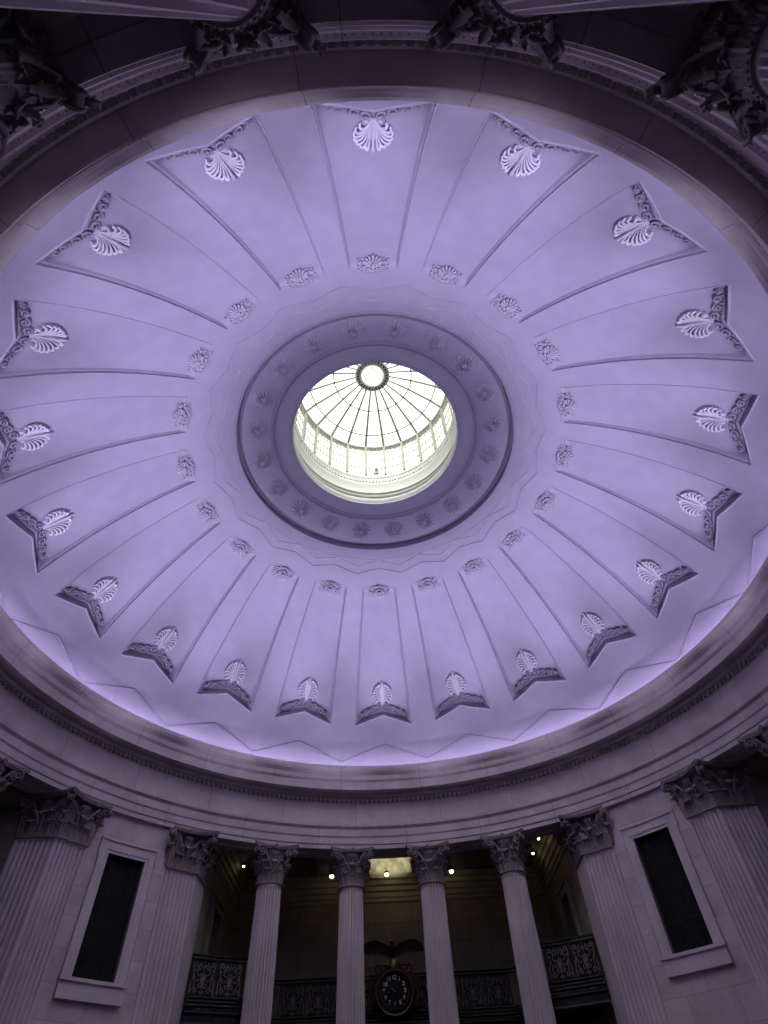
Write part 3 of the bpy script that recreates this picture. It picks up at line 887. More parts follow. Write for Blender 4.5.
# ------------------------------------------------------------------ bay rooms
XW, YB, ZCE = .606, 1.545, -.176
def slab(m, x0, x1, y0, y1, z0, z1):
    """box with wall UVs in metres"""
    o = len(m.v); m.box(((x0 + x1) / 2, (y0 + y1) / 2, (z0 + z1) / 2), (abs(x1 - x0) / 2, abs(y1 - y0) / 2, abs(z1 - z0) / 2))
def set_uv(m, axis=None):
    for i, v in enumerate(m.v): m.uv[i] = ((v[0] + v[1]) * S + 40, v[2] * S + 30)
def room(bn, az):
    R3 = lambda o: o
    O = (0, 1.3, FLOOR)
    loc = Matrix.Rotation(-az, 3, 'Z') @ V(O)
    def fin(m, name, mat, txt, parent=None, smooth=30):
        set_uv(m)
        me = m.build(name, mat, parent, O, smooth=smooth)
        if parent is None: me.location = loc; me.rotation_euler.z = -az
        if txt: tag(me, txt, kind='structure')
        return me
    side = {'north': 'the clock bay', 'east': 'the right-edge bay', 'south': 'the near bay', 'west': 'the left-edge bay'}[bn]
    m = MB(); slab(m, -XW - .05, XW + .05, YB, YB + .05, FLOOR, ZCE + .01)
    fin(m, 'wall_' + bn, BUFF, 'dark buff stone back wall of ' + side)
    D0, D1, DZ0, DZ1 = 1.200, 1.305, -.640, -.358
    for sg, sn in ((-1, 'left'), (1, 'right')):
        m = MB(); x0, x1 = sg * XW, sg * (XW + .05)
        ya = 1.022
        slab(m, x0, x1, ya, D0, FLOOR, ZCE + .01); slab(m, x0, x1, D1, YB, FLOOR, ZCE + .01)
        slab(m, x0, x1, D0, D1, FLOOR, DZ0); slab(m, x0, x1, D0, D1, DZ1, ZCE + .01)
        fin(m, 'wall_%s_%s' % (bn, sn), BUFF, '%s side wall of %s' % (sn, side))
        if True:
            k = {'north': 0, 'east': 2, 'south': 4, 'west': 6}[bn] + (1 if sg < 0 else 2)
            d = MB(); slab(d, sg * (XW + .035), sg * (XW + .04), D0, D1, DZ0, DZ1)
            for yy in (D0 + .012, (D0 + D1) / 2, D1 - .012): slab(d, sg * (XW + .030), sg * (XW + .036), yy - .004, yy + .004, DZ0, DZ1)
            for zz in (DZ0 + .01, (DZ0 + DZ1) / 2, DZ1 - .01): slab(d, sg * (XW + .030), sg * (XW + .036), D0, D1, zz - .005, zz + .005)
            dr = fin(d, 'door_%d' % k, DARK, 'dark doorway in the %s side wall of %s' % (sn, side))
            f = MB()
            slab(f, sg * (XW - .008), sg * (XW + .002), D0 - .032, D0, DZ0, DZ1 + .03); slab(f, sg * (XW - .008), sg * (XW + .002), D1, D1 + .034, DZ0, DZ1 + .03)
            slab(f, sg * (XW - .008), sg * (XW + .002), D0, D1, DZ1, DZ1 + .03); slab(f, sg * (XW - .013), sg * (XW - .004), D0 - .036, D1 + .038, DZ1 + .024, DZ1 + .034)
            slab(f, sg * (XW - .011), sg * (XW - .006), D0 - .036, D0 - .028, DZ0, DZ1 + .024); slab(f, sg * (XW - .011), sg * (XW - .006), D1 + .030, D1 + .038, DZ0, DZ1 + .024)
            fin(f, 'door_frame', BUFFT, None, dr)
    # cornice round three sides, mitred
    cpf = [(0, -.262), (.004, -.262), (.005, -.250), (.009, -.247), (.010, -.232), (.016, -.228), (.018, -.214), (.026, -.209), (.028, -.196), (.038, -.191), (.041, -.180), (.041, ZCE), (0, ZCE)]
    m = MB(); path = [(XW, 1.03, 1), (XW, YB, 1), (-XW, YB, 1), (-XW, 1.03, 1)]
    nn = len(cpf)
    for i, (x, y, _) in enumerate(path):
        for o_, z in cpf:
            if i == 0: p = (x - o_, y, z)
            elif i == 1: p = (x - o_, y - o_, z)
            elif i == 2: p = (x + o_, y - o_, z)
            else: p = (x + o_, y, z)
            m.v.append(p)
    for i in range(3):
        for j in range(nn): m.f.append((i * nn + j, i * nn + (j + 1) % nn, (i + 1) * nn + (j + 1) % nn, (i + 1) * nn + j))
    m.f.append(tuple(range(nn))[::-1]); m.f.append(tuple(3 * nn + j for j in range(nn)))
    fin(m, 'trim_%s' % {'north': '3', 'east': '4', 'south': '5', 'west': '6'}[bn], BUFFT, 'stepped stone cornice round ' + side, smooth=30)
    # ceiling with one central well (north) and flat coffers
    m = MB()
    xs = [-XW - .02, -.5, -.42, -.30, -.2, -.085, .085, .2, .30, .42, .5, XW + .02]
    def yin(x): return sqrt(max(1.158 ** 2 - x * x, .9))
    W0, W1 = 1.24, 1.522
    for i in range(len(xs) - 1):
        a, b = xs[i], xs[i + 1]
        ns = 5
        for s_ in range(ns):
            xa = a + (b - a) * s_ / ns; xb = a + (b - a) * (s_ + 1) / ns
            def quad(ya, yb, yc, yd):
                m.add([(xa, ya, ZCE), (xb, yb, ZCE), (xb, yc, ZCE), (xa, yd, ZCE), (xa, ya, ZCE + .01), (xb, yb, ZCE + .01), (xb, yc, ZCE + .01), (xa, yd, ZCE + .01)],
                      [(3, 2, 1, 0), (4, 5, 6, 7), (0, 1, 5, 4), (1, 2, 6, 5), (2, 3, 7, 6), (3, 0, 4, 7)])
            if bn == 'north' and i == 5:
                quad(yin(xa), yin(xb), W0, W0); quad(W1, W1, YB + .02, YB + .02)
            else: quad(yin(xa), yin(xb), YB + .02, YB + .02)
    for cx in (-.37, 0, .37):
        if cx == 0 and bn == 'north': continue
        for q in range(2):
            h1x, y0_, y1_ = (.090, 1.235, 1.46) if q == 0 else (.078, 1.247, 1.448)
            zt = ZCE - (.006 if q == 0 else .003); w_ = .006
            slab(m, cx - h1x, cx + h1x, y0_, y0_ + w_, zt, ZCE); slab(m, cx - h1x, cx + h1x, y1_ - w_, y1_, zt, ZCE)
            slab(m, cx - h1x, cx - h1x + w_, y0_, y1_, zt, ZCE); slab(m, cx + h1x - w_, cx + h1x, y0_, y1_, zt, ZCE)
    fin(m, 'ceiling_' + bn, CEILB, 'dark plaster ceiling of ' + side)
    if bn == 'north':
        w = MB()
        zb, zt = ZCE, ZCE + .095; bx, tx = .085, .052
        b0, b1, t0, t1 = W0, W1, W0 + .06, W1 - .012
        w.add([(-bx, b0, zb), (bx, b0, zb), (bx, b1, zb), (-bx, b1, zb), (-tx, t0, zt), (tx, t0, zt), (tx, t1, zt), (-tx, t1, zt)],
              [(0, 1, 5, 4), (1, 2, 6, 5), (2, 3, 7, 6), (3, 0, 4, 7), (4, 5, 6, 7)])
        wo = fin(w, 'ceiling_well', VAULT, 'small cream light well with painted arch in the clock bay ceiling')
        a = MB(); n = 24
        def bp(u, v): # on sloped back face
            x = u; z = zb + (zt - zb) * v; y = b1 + (t1 - b1) * v - .0015; return (x, y, z)
        pts = [bp(.078 * cos(pi * i / n), .02 + .93 * sin(pi * i / n)) for i in range(n + 1)]
        a.v = pts; a.f = [tuple(range(n + 1))[::-1]]
        for j in range(3):
            rr = 1.0 - .06 * j
        fin(a, 'arch_field', MURAL, None, wo)
        e = MB(); e.tube([bp(.080 * cos(pi * i / n), .02 + .95 * sin(pi * i / n)) for i in range(n + 1)], .0018, 6)
        fin(e, 'arch_moulding', BUFFT, None, wo)
for bn, ba in BAYS: room(bn, radians(ba))

# ------------------------------------------------------------------ floor
m = MB(); m.box((0, 0, FLOOR - .01), (1.7, 1.7, .01))
for i, v in enumerate(m.v): m.uv[i] = (v[0] * S, v[1] * S)
tag(m.build('floor', FLOORM), 'stone floor of the rotunda', kind='structure')

# ------------------------------------------------------------------ balcony in the clock bay
ZR, ZBOT = -.527, -.637
def outline(inset=0.0):
    pts = []
    r = 1.172 + inset
    a_end = asin(.5935 / r); a0, a1 = a_end, radians(22.3)
    L = [(-r * sin(a0 + (a1 - a0) * i / 5), r * cos(a0 + (a1 - a0) * i / 5)) for i in range(6)]
    L += [(-.428 - inset * .5, 1.10 + inset), (-.418 - inset, 1.13 + inset), (-.415 - inset, 1.30 + inset), (-.408 - inset, 1.345 + inset), (-.385 - inset, 1.362 + inset)]
    M_ = [(-.385 + .77 * i / 8, 1.362 + inset) for i in range(1, 8)]
    Rr_ = [(-x, y) for x, y in L[::-1]]
    return L + M_ + Rr_
OL = outline()
bal = empty('balcony', V((0, 1.45, -.69))); OB = (0, 1.45, -.69)
tag(bal, 'black iron balcony deck projecting inside the clock bay', 'balcony')
m = MB(); poly = OL + [(.5935, 1.03), (XW - .001, 1.03), (XW - .001, YB - .001), (-XW + .001, YB - .001), (-XW + .001, 1.03), (-.5935, 1.03)]
m.prism(poly, -.690, -.652); m.build('deck', IRON, bal, OB, smooth=30)
m = MB()
for zz, rr in ((-.645, .0045), (-.660, .003), (-.686, .005)):
    m.tube([(x, y, zz) for x, y in outline(-.003)], rr, 8, cap=True)
m.build('edge_moulding', IRON, bal, OB)
rail = empty('balcony_railing', V((0, 1.36, -.645))); ORl = (0, 1.36, -.645)
tag(rail, 'ornate black iron scrollwork railing along the clock bay balcony', 'railing')
m = MB()
m.tube([(x, y, ZR - .003) for x, y in OL], .0038, 8, .8); m.tube([(x, y, ZR - .012) for x, y in OL], .0022, 8)
m.build('top_rail', IRON, rail, ORl)
m = MB(); m.tube([(x, y, ZBOT + .010) for x, y in OL], .0028, 8); m.tube([(x, y, ZBOT + .001) for x, y in OL], .004, 8)
m.build('bottom_rail', IRON, rail, ORl)
POSTS = set()
def panel_scroll(A, B):
    """cast scroll panel between plan points A and B"""
    A = Vector(A); B = Vector(B); L = (B - A).length; d = (B - A) / L; C_ = (A + B) / 2; nrm = Vector((d.y, -d.x))
    z0, z1 = ZBOT + .013, ZR - .014; H = z1 - z0
    k = L / .085
    m = MB()
    def q(u, v, o=0): p = C_ + d * (u * k) + nrm * o; return (p.x, p.y, z0 + v * H)
    def T(uv, r): m.tube([q(*p) for p in uv], r, 5)
    def spir(cu, cv, r0, th0, sg, tn=1.25, n=14):
        return [(cu + (r0 * (1 - i / (n - 1)) + .0012 * i / (n - 1)) * cos(th0 + sg * tn * 2 * pi * i / (n - 1)), cv + (r0 * (1 - i / (n - 1)) + .0012 * i / (n - 1)) / H * sin(th0 + sg * tn * 2 * pi * i / (n - 1))) for i in range(n)]
    for sx in (-1, 1):
        T([(sx * .034, .05), (sx * .036, .3), (sx * .030, .55), (sx * .034, .8)] + [(sx * x, y) for x, y in spir(.0270, .86, .0075, .2, 1)], .0016)
        T([(sx * x, y) for x, y in spir(.012, .78, .009, pi, -1)], .0015)
        T([(sx * .004, .62), (sx * .012, .55), (sx * .020, .62), (sx * .018, .78), (sx * .010, .94)], .0015)
        T([(sx * x, y) for x, y in spir(.0085, .30, .0085, pi / 2, 1 if sx > 0 else 1)], .0016)
        T([(sx * x, y) for x, y in spir(.022, .14, .008, 0, 1)], .0015)
        T([(sx * .030, .60), (sx * .024, .45), (sx * .027, .32), (sx * .022, .20)], .0015)
        for u, v in ((.036, .12), (.028, .70), (.016, .42), (.005, .10)): m.ball(q(sx * u, v), .0028, 6, 4)
    for a in range(-3, 4):
        th = pi / 2 + a * .38
        T([(0, .40), (.012 * cos(th), .40 + .016 / H * sin(th))], .0012)
    T([(0, .02), (0, .40)], .001)
    T([(0, .55), (0, .96)], .0012)
    m.build('scroll_panel', IRONH, rail, ORl)
    bk_ = MB(); e0 = A + d * .003 - nrm * .0035; e1 = B - d * .003 - nrm * .0035
    for a_, b_, t_ in ((e0, e1, .0008),):
        bk_.prism([(a_.x, a_.y), (b_.x, b_.y), (b_.x - nrm.x * .0012, b_.y - nrm.y * .0012), (a_.x - nrm.x * .0012, a_.y - nrm.y * .0012)], ZBOT + .004, ZR - .008)
    bk_.build('backing_plate', IRON, rail, ORl)
    key = (round(A.x, 3), round(A.y, 3))
    for X in (A, B):
        key = (round(X.x, 2), round(X.y, 2))
        if key in POSTS: continue
        POSTS.add(key)
        p = MB(); p.tube([(X.x, X.y, ZBOT), (X.x, X.y, ZR)], .0019, 6)
        p.build('post', IRON, rail, ORl)
def walk(pts, step):
    seg = []; cur = Vector(pts[0]); acc = 0; out = [cur.copy()]
    for p in pts[1:]:
        p = Vector(p)
        while (p - cur).length > 1e-9:
            dl = (p - cur).length
            if acc + dl >= step: cur = cur + (p - cur) * ((step - acc) / dl); out.append(cur.copy()); acc = 0
            else: acc += dl; cur = p
    return out
i6 = 10
segs = [OL[0:6], OL[5:9], OL[10:19], OL[20:24], OL[24 - 1:]]
W1_ = walk(OL[0:6], .0785)
for a, b in zip(W1_, W1_[1:]): panel_scroll(a, b); panel_scroll((-b.x, b.y), (-a.x, a.y))
Wm = [Vector((-.38 + .76 * i / 9, 1.362)) for i in range(10)]
for a, b in zip(Wm, Wm[1:]):
    panel_scroll(a, b)
for sg in (-1, 1):
    for i in range(3):
        panel_scroll((sg * .416, 1.13 + .065 * i), (sg * .416, 1.195 + .065 * i))

# ------------------------------------------------------------------ eagle clock
YC = 1.335; ZK = -.577
OC = (-.003, YC, -.645)
ck = empty('wall_clock', V(OC)); tag(ck, 'round dark red clock with white numerals under the eagle, fixed to the balcony railing', 'clock')
def cpt(r, th, y): return (-.003 + r * sin(th), y, ZK + r * cos(th))
m = MB()
pr_ = [(.0, YC + .012), (.064, YC + .012), (.066, YC + .004), (.0665, YC - .006), (.063, YC - .011), (.058, YC - .010), (.056, YC - .014), (.051, YC - .016), (.047, YC - .012), (.0455, YC - .005), (.0455, YC - .002)]
m.grid(lambda i, j: cpt(pr_[j][0], 2 * pi * i / 64, pr_[j][1]), 64, len(pr_), closeu=True)
m.build('case', WOOD, ck, OC, smooth=50)
m = MB()
for sx in (-1, 1):                                        # crest and side scrolls
    pts = [(-.003 + sx * (.020 + .003 * i), YC, ZK + .066 - .0006 * i * i) for i in range(6)]
    for (cx, cz, r0, th0, sg) in ((.048, .057, .013, pi / 2, -1), (.074, .030, .011, pi / 2, -1), (.076, -.030, .012, -pi / 2, 1)):
        pt = [(-.003 + sx * (cx + (r0 * (1 - i / 17) + .002) * cos(th0 + sg * 2.6 * pi * i / 17)), YC, ZK + cz + (r0 * (1 - i / 17) + .002) * sin(th0 + sg * 2.6 * pi * i / 17)) for i in range(18)]
        m.tube(pt, [.0042 - .0001 * i for i in range(18)], 7)
    m.tube([(-.003 + sx * .016, YC, ZK + .068), (-.003 + sx * .034, YC, ZK + .070), (-.003 + sx * .048, YC, ZK + .070)], [.006, .005, .004], 7)
    m.tube([(-.003 + sx * .074, YC, ZK + .020), (-.003 + sx * .080, YC, ZK), (-.003 + sx * .076, YC, ZK - .020)], [.005, .007, .005], 7)
m.box((-.003, YC, ZK + .066), (.016, .008, .004))
m.build('scroll_surround', WOOD, ck, OC, smooth=50)
m = MB(); m.grid(lambda i, j: cpt([.0455, .001][j], 2 * pi * i / 48, YC - .003), 48, 2, closeu=True); m.build('dial', DIAL, ck, OC)
def text_mesh(txt, size):
    cu = bpy.data.curves.new('t', 'FONT'); cu.body = txt; cu.size = size; cu.align_x = 'CENTER'; cu.align_y = 'CENTER'; cu.extrude = .008; cu.offset = .004
    o = bpy.data.objects.new('t', cu); col.objects.link(o)
    bpy.context.view_layer.update()
    me = bpy.data.meshes.new_from_object(o.evaluated_get(bpy.context.evaluated_depsgraph_get()))
    bpy.data.objects.remove(o); me.name = 'numeral'; me.materials.clear(); me.materials.append(NUM); return me
for n in range(1, 13):
    me = text_mesh(str(n), .14)
    o = bpy.data.objects.new('numeral', me); col.objects.link(o); o.parent = ck
    p = V(cpt(.0345, 2 * pi * n / 12, YC - .006)) - V(OC); o.location = p; o.rotation_euler = (pi / 2, 0, 0)
def hand(th, L, w):
    h = MB(); h.tube([cpt(-.005, th, YC - .008), cpt(L * .6, th, YC - .008), cpt(L, th, YC - .008)], [w, w * .8, w * .2], 5, .4); h.build('hand', NUM, ck, OC)
hand(2 * pi * 10.2 / 12, .018, .0011); hand(2 * pi * 51 / 60, .026, .0008)
# globe
OG = (-.002, YC, -.513)
m = MB(); m.ball((-.002, YC, -.5055), .0165, 24, 14); g_ = m.build('gilded_globe', GOLD, None, OG, smooth=60)
tag(g_, 'gilded globe between the eagle and the clock', 'globe')
m = MB(); m.tube([(-.002 + .0168 * cos(2 * pi * i / 24), YC + .0168 * sin(2 * pi * i / 24), -.5055) for i in range(25)], .001, 5); m.build('band', GOLD, g_, OG)
# eagle statue
OE = (-.004, YC, -.4895)
eg = empty('eagle_statue', V(OE)); tag(eg, 'dark eagle with spread wings perched on the gilded globe above the clock', 'statue')
m = MB()
body = [(-.004, YC + .022, -.494), (-.004, YC + .012, -.486), (-.004, YC + .002, -.475), (-.004, YC - .003, -.466), (-.005, YC - .004, -.457), (-.006, YC - .003, -.450), (-.007, YC - .006, -.4455), (-.009, YC - .010, -.4435), (-.012, YC - .015, -.4445), (-.014, YC - .019, -.4475)]
m.tube(body, [.006, .009, .0125, .013, .010, .0062, .0060, .0055, .0028, .0008], 12)
m.build('body', BRONZE, eg, OE, smooth=70)
m = MB(); m.tube([(-.0085, YC - .010, -.4435), (-.012, YC - .0155, -.4437), (-.0150, YC - .020, -.4475)], [.0042, .0030, .0005], 8); m.ball((-.007, YC - .006, -.4432), .0063, 10, 7); m.build('head', GOLD, eg, OE, smooth=70)
for sg in (-1, 1):
    w = MB()
    # arm of the wing
    cx0 = -.004 + sg * .010
    arm = [(cx0, YC, -.461), (cx0 + sg * .020, YC + .002, -.450), (cx0 + sg * .045, YC + .004, -.4405), (cx0 + sg * .068, YC + .004, -.4415), (cx0 + sg * .085, YC + .003, -.4495), (cx0 + sg * .090, YC + .002, -.4535)]
    w.tube(arm, [.006, .0062, .0055, .0045, .003, .001], 8)
    for i in range(16):
        t = i / 15
        k = t * 4.6; a_ = Vector(arm[int(k)]).lerp(Vector(arm[int(k) + 1]), k - int(k))
        ln = .030 + .010 * sin(pi * t) - .017 * max(0, t - .5); ang = radians(20 - 34 * t)
        dirv = Vector((-sg * sin(radians(18)) * (1 - 1.9 * t), 0, -cos(radians(18))))
        e_ = a_ + dirv * ln
        w.tube([tuple(a_), tuple(a_.lerp(e_, .5) + Vector((0, .002, 0))), tuple(a_.lerp(e_, .85)), tuple(e_)], [.0030, .0042, .0036, .0008], 6, .35, upv=(0, 1, 0))
    for i in range(9):
        t = i / 8; k = t * 4.2; a_ = Vector(arm[int(k)]).lerp(Vector(arm[int(k) + 1]), k - int(k)); e_ = a_ + Vector((-sg * .003, -.003, -.016))
        w.tube([tuple(a_), tuple(a_.lerp(e_, .6)), tuple(e_)], [.004, .0045, .001], 6, .4, upv=(0, 1, 0))
    w.build('wing', BRONZE, eg, OE, smooth=50)
    l = MB(); l.tube([(-.004 + sg * .006, YC - .001, -.480), (-.004 + sg * .0075, YC - .004, -.487), (-.004 + sg * .0075, YC - .004, -.491)], [.005, .0032, .0022], 8)
    for a_ in (-.5, 0, .5): l.tube([(-.004 + sg * .0075, YC - .004, -.491), (-.004 + sg * .0075 + .004 * sin(a_), YC - .009, -.4895)], [.0014, .0006], 5)
    l.build('leg', BRONZE, eg, OE)
t_ = MB()
for i in range(-3, 4):
    t_.tube([(-.004, YC + .014, -.486), (-.004 + i * .0035, YC + .024, -.500), (-.004 + i * .005, YC + .027, -.510)], [.003, .0036, .001], 6, .4)
t_.build('tail', BRONZE, eg, OE)

# ------------------------------------------------------------------ lamps of the clock bay
def lamp(x, y, z, big, label, watts):
    O = (x, y, z)
    r = empty('spotlight', V(O)); tag(r, label, 'spotlight', 'small spotlights of the clock bay')
    b = MB(); b.ball((x, y, z), .0085 if big else .0048, 12, 8); bo = b.build('bulb', BULB, r, O, smooth=70)
    h = MB(); rr = .0095 if big else .0058
    h.grid(lambda i, j: (x + rr * [1, 1.05, .8, .3, .02][j] * cos(2 * pi * i / 16), y + rr * [1, 1.05, .8, .3, .02][j] * sin(2 * pi * i / 16), z + [.001, .003, .009, .012, .0125][j]), 16, 5, closeu=True)
    h.tube([(x, y, z + .012), (x, y, ZCE + .001)], .0015, 6)
    h.build('housing', IRON, r, O)
    ld = bpy.data.lights.new('lamp_glow', 'POINT'); ld.energy = watts * .05; ld.color = (1, .80, .48); ld.shadow_soft_size = .06
    lo = bpy.data.objects.new('lamp_glow', ld); col.objects.link(lo); lo.parent = r; lo.location = (0, -.01 * S, -.008 * S)
for a in ((-.229, 1.455, -.193, True, 'bright warm spotlight hanging left of the light well in the clock bay', .5),
          (-.0145, 1.462, -.193, True, 'bright warm spotlight in front of the painted light well', 2),
          (.240, 1.463, -.193, True, 'bright warm spotlight hanging right of the light well in the clock bay', .5),
          (-.548, 1.317, -.192, False, 'small spotlight high in the far left corner of the clock bay', 2),
          (.542, 1.325, -.192, False, 'small spotlight high in the right corner of the clock bay, the lower of two', 5),
          (.542, 1.19, -.192, False, 'small spotlight high in the right corner of the clock bay, the upper of two', 5)): lamp(*a)

ow_ = (0, 1.262, ZCE + .022)  # added hidden lamp, put in to brighten the arch of the well
wl = empty('added_well_light', V(ow_)); tag(wl, 'added unseen lamp in the light well brightening its painted arch', 'lamp')
m = MB(); m.box(ow_, (.012, .004, .005)); m.box((0, 1.258, ZCE + .012), (.002, .002, .010)); m.build('housing', IRON, wl, ow_, smooth=0)
ld = bpy.data.lights.new('added_well_glow', 'SPOT'); ld.energy = 170; ld.color = (1, .95, .75); ld.spot_size = radians(62); ld.spot_blend = .6; ld.shadow_soft_size = .05
lo = bpy.data.objects.new('added_well_glow', ld); col.objects.link(lo); lo.parent = wl; lo.location = (0, .0055 * S, 0)
lo.rotation_mode = 'QUATERNION'; lo.rotation_quaternion = Vector((0, 1, .34)).to_track_quat('-Z', 'Y')

# ------------------------------------------------------------------ lantern skylight
OLn = (0, 0, .66)
lan = empty('skylight_lantern', V(OLn)); tag(lan, 'round glazed skylight lantern crowning the dome, with white ribs', 'skylight')
m = MB()
DP = [(.284, .6640), (.2805, .6700), (.2805, .6850), (.2870, .6890), (.2990, .6910), (.3020, .7030), (.2900, .7060), (.2870, .7120), (.2900, .7180), (.3020, .7210), (.3040, .7330), (.2950, .7390), (.2945, .7800), (.2920, .7850), (.2920, .8000), (.2960, .8040), (.2965, .8300), (.2930, .8350), (.2920, .8440), (.2950, .8500), (.3000, .8560), (.3050, .8600), (.33, .8600)]
m.grid(lambda i, j: (DP[j][0] * sin(2 * pi * i / 144), DP[j][0] * cos(2 * pi * i / 144), DP[j][1]), 144, len(DP), closeu=True)
for i in range(144):
    a = 2 * pi * i / 144; m.box((.2935 * sin(a), .2935 * cos(a), .817), (.0028, .0020, .0095), -a)
m.build('drum', WHITE, lan, OLn, smooth=35)
ZS = 1.0685; RS = .307; ZT = 1.150; RT = .068
def dprof(t):       # t 0 at spring, 1 at crown
    r = RS + (RT - RS) * t
    # sphere-like cap through measured rings
    pts = [(.307, 1.0685), (.2566, 1.098), (.158, 1.132), (.068, 1.150)]
    for (ra, za), (rb, zb) in zip(pts, pts[1:]):
        if r >= rb - 1e-9: return (r, za + (zb - za) * (ra - r) / (ra - rb))
    return (r, 1.150)
m = MB(); m.grid(lambda i, j: (dprof(j / 12)[0] * sin(2 * pi * i / 96), dprof(j / 12)[0] * cos(2 * pi * i / 96), dprof(j / 12)[1] + .003), 96, 13, closeu=True)
m.build('dome_glass', GLASS, lan, OLn)
m = MB(); m.grid(lambda i, j: (.305 * sin(2 * pi * i / 96), .305 * cos(2 * pi * i / 96), [.860, 1.062][j]), 96, 2, closeu=True)
m.build('drum_glass', GLASS, lan, OLn)
rb0 = MB(); rb0.tube([(0, dprof(t)[0] - .002, dprof(t)[1]) for t in [i / 10 for i in range(11)]], [.0055 - .0022 * i / 10 for i in range(11)], 6)
rbo = rb0.build('rib', RIBP, None, OLn)
ribme = rbo.data; bpy.data.objects.remove(rbo)
mu0 = MB(); mu0.box((0, .300, .961), (.0052, .0045, .101)); muo = mu0.build('mullion', RIBP, None, OLn); mume = muo.data; bpy.data.objects.remove(muo)
tb0 = MB()
for q in range(1, 5):
    a = radians(15) * q / 5; tb0.box((.302 * sin(a), .302 * cos(a), .961), (.0014, .0010, .101), -a)
for z in (.915, .968, 1.020):
    for q in range(5):
        a = radians(15) * (q + .5) / 5; tb0.box((.302 * sin(a), .302 * cos(a), z), (.0080, .0012, .0012), -a)
tbo = tb0.build('glazing_bars', RIBP, None, OLn); tbme = tbo.data; bpy.data.objects.remove(tbo)
for k in range(24):
    a = radians(7.5 + 15 * k)
    place_part(ribme, 'rib', lan, (0, 0, 0), -a); place_part(mume, 'mullion', lan, (0, 0, 0), -a); place_part(tbme, 'glazing_bars', lan, (0, 0, 0), -a)
def ringtube(r, z, rad, name, mat=WHITE, n=96):
    m = MB(); m.grid(lambda i, j: ((r + rad * cos(2 * pi * j / 8)) * sin(2 * pi * i / n), (r + rad * cos(2 * pi * j / 8)) * cos(2 * pi * i / n), z + rad * sin(2 * pi * j / 8)), n, 9, closeu=True, flip=True)
    return m.build(name, mat, lan, OLn, smooth=60)
ringtube(.2566, 1.0955, .0023, 'ring_bar', BARP); ringtube(.158, 1.129, .0023, 'ring_bar', BARP)
m = MB(); cp_ = [(.318, 1.060), (.300, 1.060), (.296, 1.063), (.296, 1.069), (.300, 1.073), (.303, 1.078), (.318, 1.080)]
m.grid(lambda i, j: (cp_[j][0] * sin(2 * pi * i / 96), cp_[j][0] * cos(2 * pi * i / 96), cp_[j][1]), 96, len(cp_), closeu=True); m.build('spring_ring', WHITE, lan, OLn)
m = MB(); cp_ = [(.070, 1.156), (.071, 1.143), (.068, 1.139), (.066, 1.142), (.052, 1.142), (.050, 1.138), (.047, 1.137), (.0445, 1.140), (.0445, 1.156)]
m.grid(lambda i, j: (cp_[j][0] * sin(2 * pi * i / 64), cp_[j][0] * cos(2 * pi * i / 64), cp_[j][1]), 64, len(cp_), closeu=True)
cro = m.build('crown_ring', WHITE, lan, OLn, smooth=40)
m = MB()
for k in range(28):
    a = 2 * pi * k / 28; m.box((.059 * sin(a), .059 * cos(a), 1.1405), (.0027, .0040, .0022), -a)
m.build('vent_slots', DARK, cro, OLn)
m = MB(); m.grid(lambda i, j: ([.0455, .001][j] * sin(2 * pi * i / 48), [.0455, .001][j] * cos(2 * pi * i / 48), 1.153), 48, 2, closeu=True); m.build('crown_glass', GLASS, lan, OLn)
m = MB()
tri = [(.036 * sin(2 * pi * k / 3 + pi), .036 * cos(2 * pi * k / 3 + pi), 1.147) for k in range(3)]
for a, b in zip(tri, tri[1:] + tri[:1]): m.tube([a, b], .0018, 6)
m.build('triangle_frame', RIBP, cro, OLn)
# small dark floodlight on the drum ledge
OFx = (.0026, .291, .866)
fx = empty('floodlight', V(OFx)); tag(fx, 'small black floodlight standing on the ledge of the skylight drum', 'floodlight')
m = MB(); m.box((.0026, .288, .881), (.0060, .004, .0055)); m.build('housing', IRON, fx, OFx, smooth=0)
m = MB(); m.tube([(.0026, .288, .8605), (.0026, .288, .8760)], .0018, 6); m.box((.0026, .290, .8615), (.010, .006, .0014)); m.build('bracket', WHITE, fx, OFx)

# ------------------------------------------------------------------ added violet spots, unseen at floor level, that light the dome
def added_uplight(x, y, half, watts, aim=(0, 0)):
    O = (x, y, FLOOR)
    r = empty('added_uplight', V(O)); tag(r, 'added unseen violet spot lighting the dome from the floor', 'added_uplight', 'added violet spots under the dome')
    m = MB(); m.grid(lambda i, j: (x + [.001, .022, .022, .018, .020, .020, .017, .016, .001][j] * cos(2 * pi * i / 24), y + [.001, .022, .022, .018, .020, .020, .017, .016, .001][j] * sin(2 * pi * i / 24), FLOOR + [0, .0, .004, .008, .010, .030, .030, .020, .020][j]), 24, 9, closeu=True)
    m.build('housing', IRON, r, O)
    ld = bpy.data.lights.new('added_uplight_beam', 'SPOT'); ld.energy = watts; ld.color = UPC; ld.spot_size = 2 * half; ld.spot_blend = UPB; ld.shadow_soft_size = .25
    lo = bpy.data.objects.new('added_uplight_beam', ld); col.objects.link(lo); lo.parent = r; lo.location = (0, 0, .035 * S)
    d = Vector((aim[0], aim[1], 1)).normalized(); lo.rotation_mode = 'QUATERNION'; lo.rotation_quaternion = (-d).to_track_quat('-Z', 'Y') if False else d.to_track_quat('-Z', 'Y')
UPC = (.80, .72, 1.0); UPB = .8
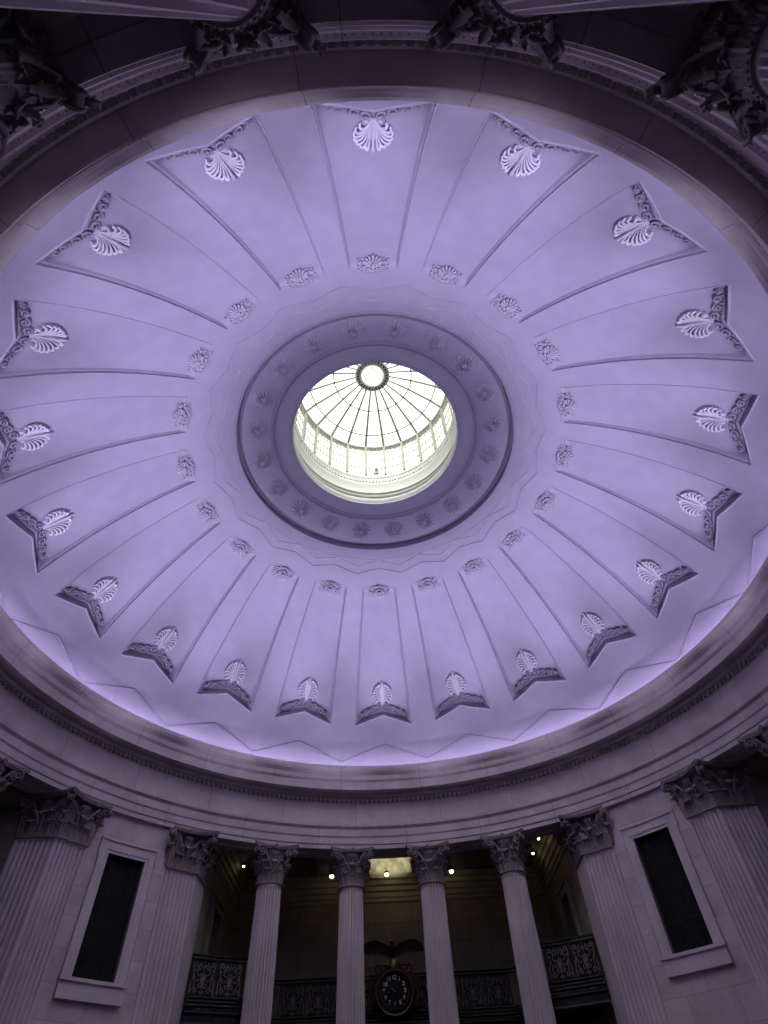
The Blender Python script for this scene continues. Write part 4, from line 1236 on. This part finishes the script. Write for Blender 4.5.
added_uplight(0, 0, radians(38), 2700)
for i in range(16):
    a = 2 * pi * (i + .5) / 16; added_uplight(.70 * sin(a), .70 * cos(a), radians(14), 5600, (.05 * sin(a), .05 * cos(a)))

# ------------------------------------------------------------------ world, camera
w = bpy.data.worlds.new('overcast_sky'); sc.world = w; w.use_nodes = True
bg = w.node_tree.nodes['Background']; bg.inputs[0].default_value = (1.0, 1.0, .93, 1)
# hazy overcast sky, much brighter around the veiled sun high over the viewer's side of the building
wt = w.node_tree; tcw = N(wt, 'ShaderNodeTexCoord'); dp = N(wt, 'ShaderNodeVectorMath', operation='DOT_PRODUCT'); dp.inputs[1].default_value = (0, -.68, .733)
mxw = N(wt, 'ShaderNodeMath', operation='MAXIMUM'); mxw.inputs[1].default_value = 0; pw = N(wt, 'ShaderNodeMath', operation='POWER'); pw.inputs[1].default_value = 3
mu_ = N(wt, 'ShaderNodeMath', operation='MULTIPLY_ADD'); mu_.inputs[1].default_value = 15.0; mu_.inputs[2].default_value = 1.7
wt.links.new(tcw.outputs['Generated'], dp.inputs[0]); wt.links.new(dp.outputs['Value'], mxw.inputs[0]); wt.links.new(mxw.outputs[0], pw.inputs[0]); wt.links.new(pw.outputs[0], mu_.inputs[0]); wt.links.new(mu_.outputs[0], bg.inputs[1])
cam = bpy.data.cameras.new('camera'); co = bpy.data.objects.new('camera', cam); col.objects.link(co); sc.camera = co
cam.sensor_fit = 'VERTICAL'; cam.sensor_height = 36.0; cam.lens = 576.27 / 1024 * 36.0
cam.clip_end = 200
R = Matrix(((.9992, .0355, -.0201), (.0146, -.7717, -.6358), (-.0380, .6350, -.7716)))
co.matrix_world = Matrix.Translation(V((-.0198, -1.0687, -1.0339))) @ R.to_4x4()
q = co.matrix_world.to_quaternion().normalized(); co.rotation_mode = 'QUATERNION'; co.rotation_quaternion = q
sc.view_settings.view_transform = 'Standard'; sc.view_settings.look = 'None'; sc.view_settings.gamma = 1; sc.view_settings.use_curve_mapping = False
sc.view_settings.exposure = 0.0
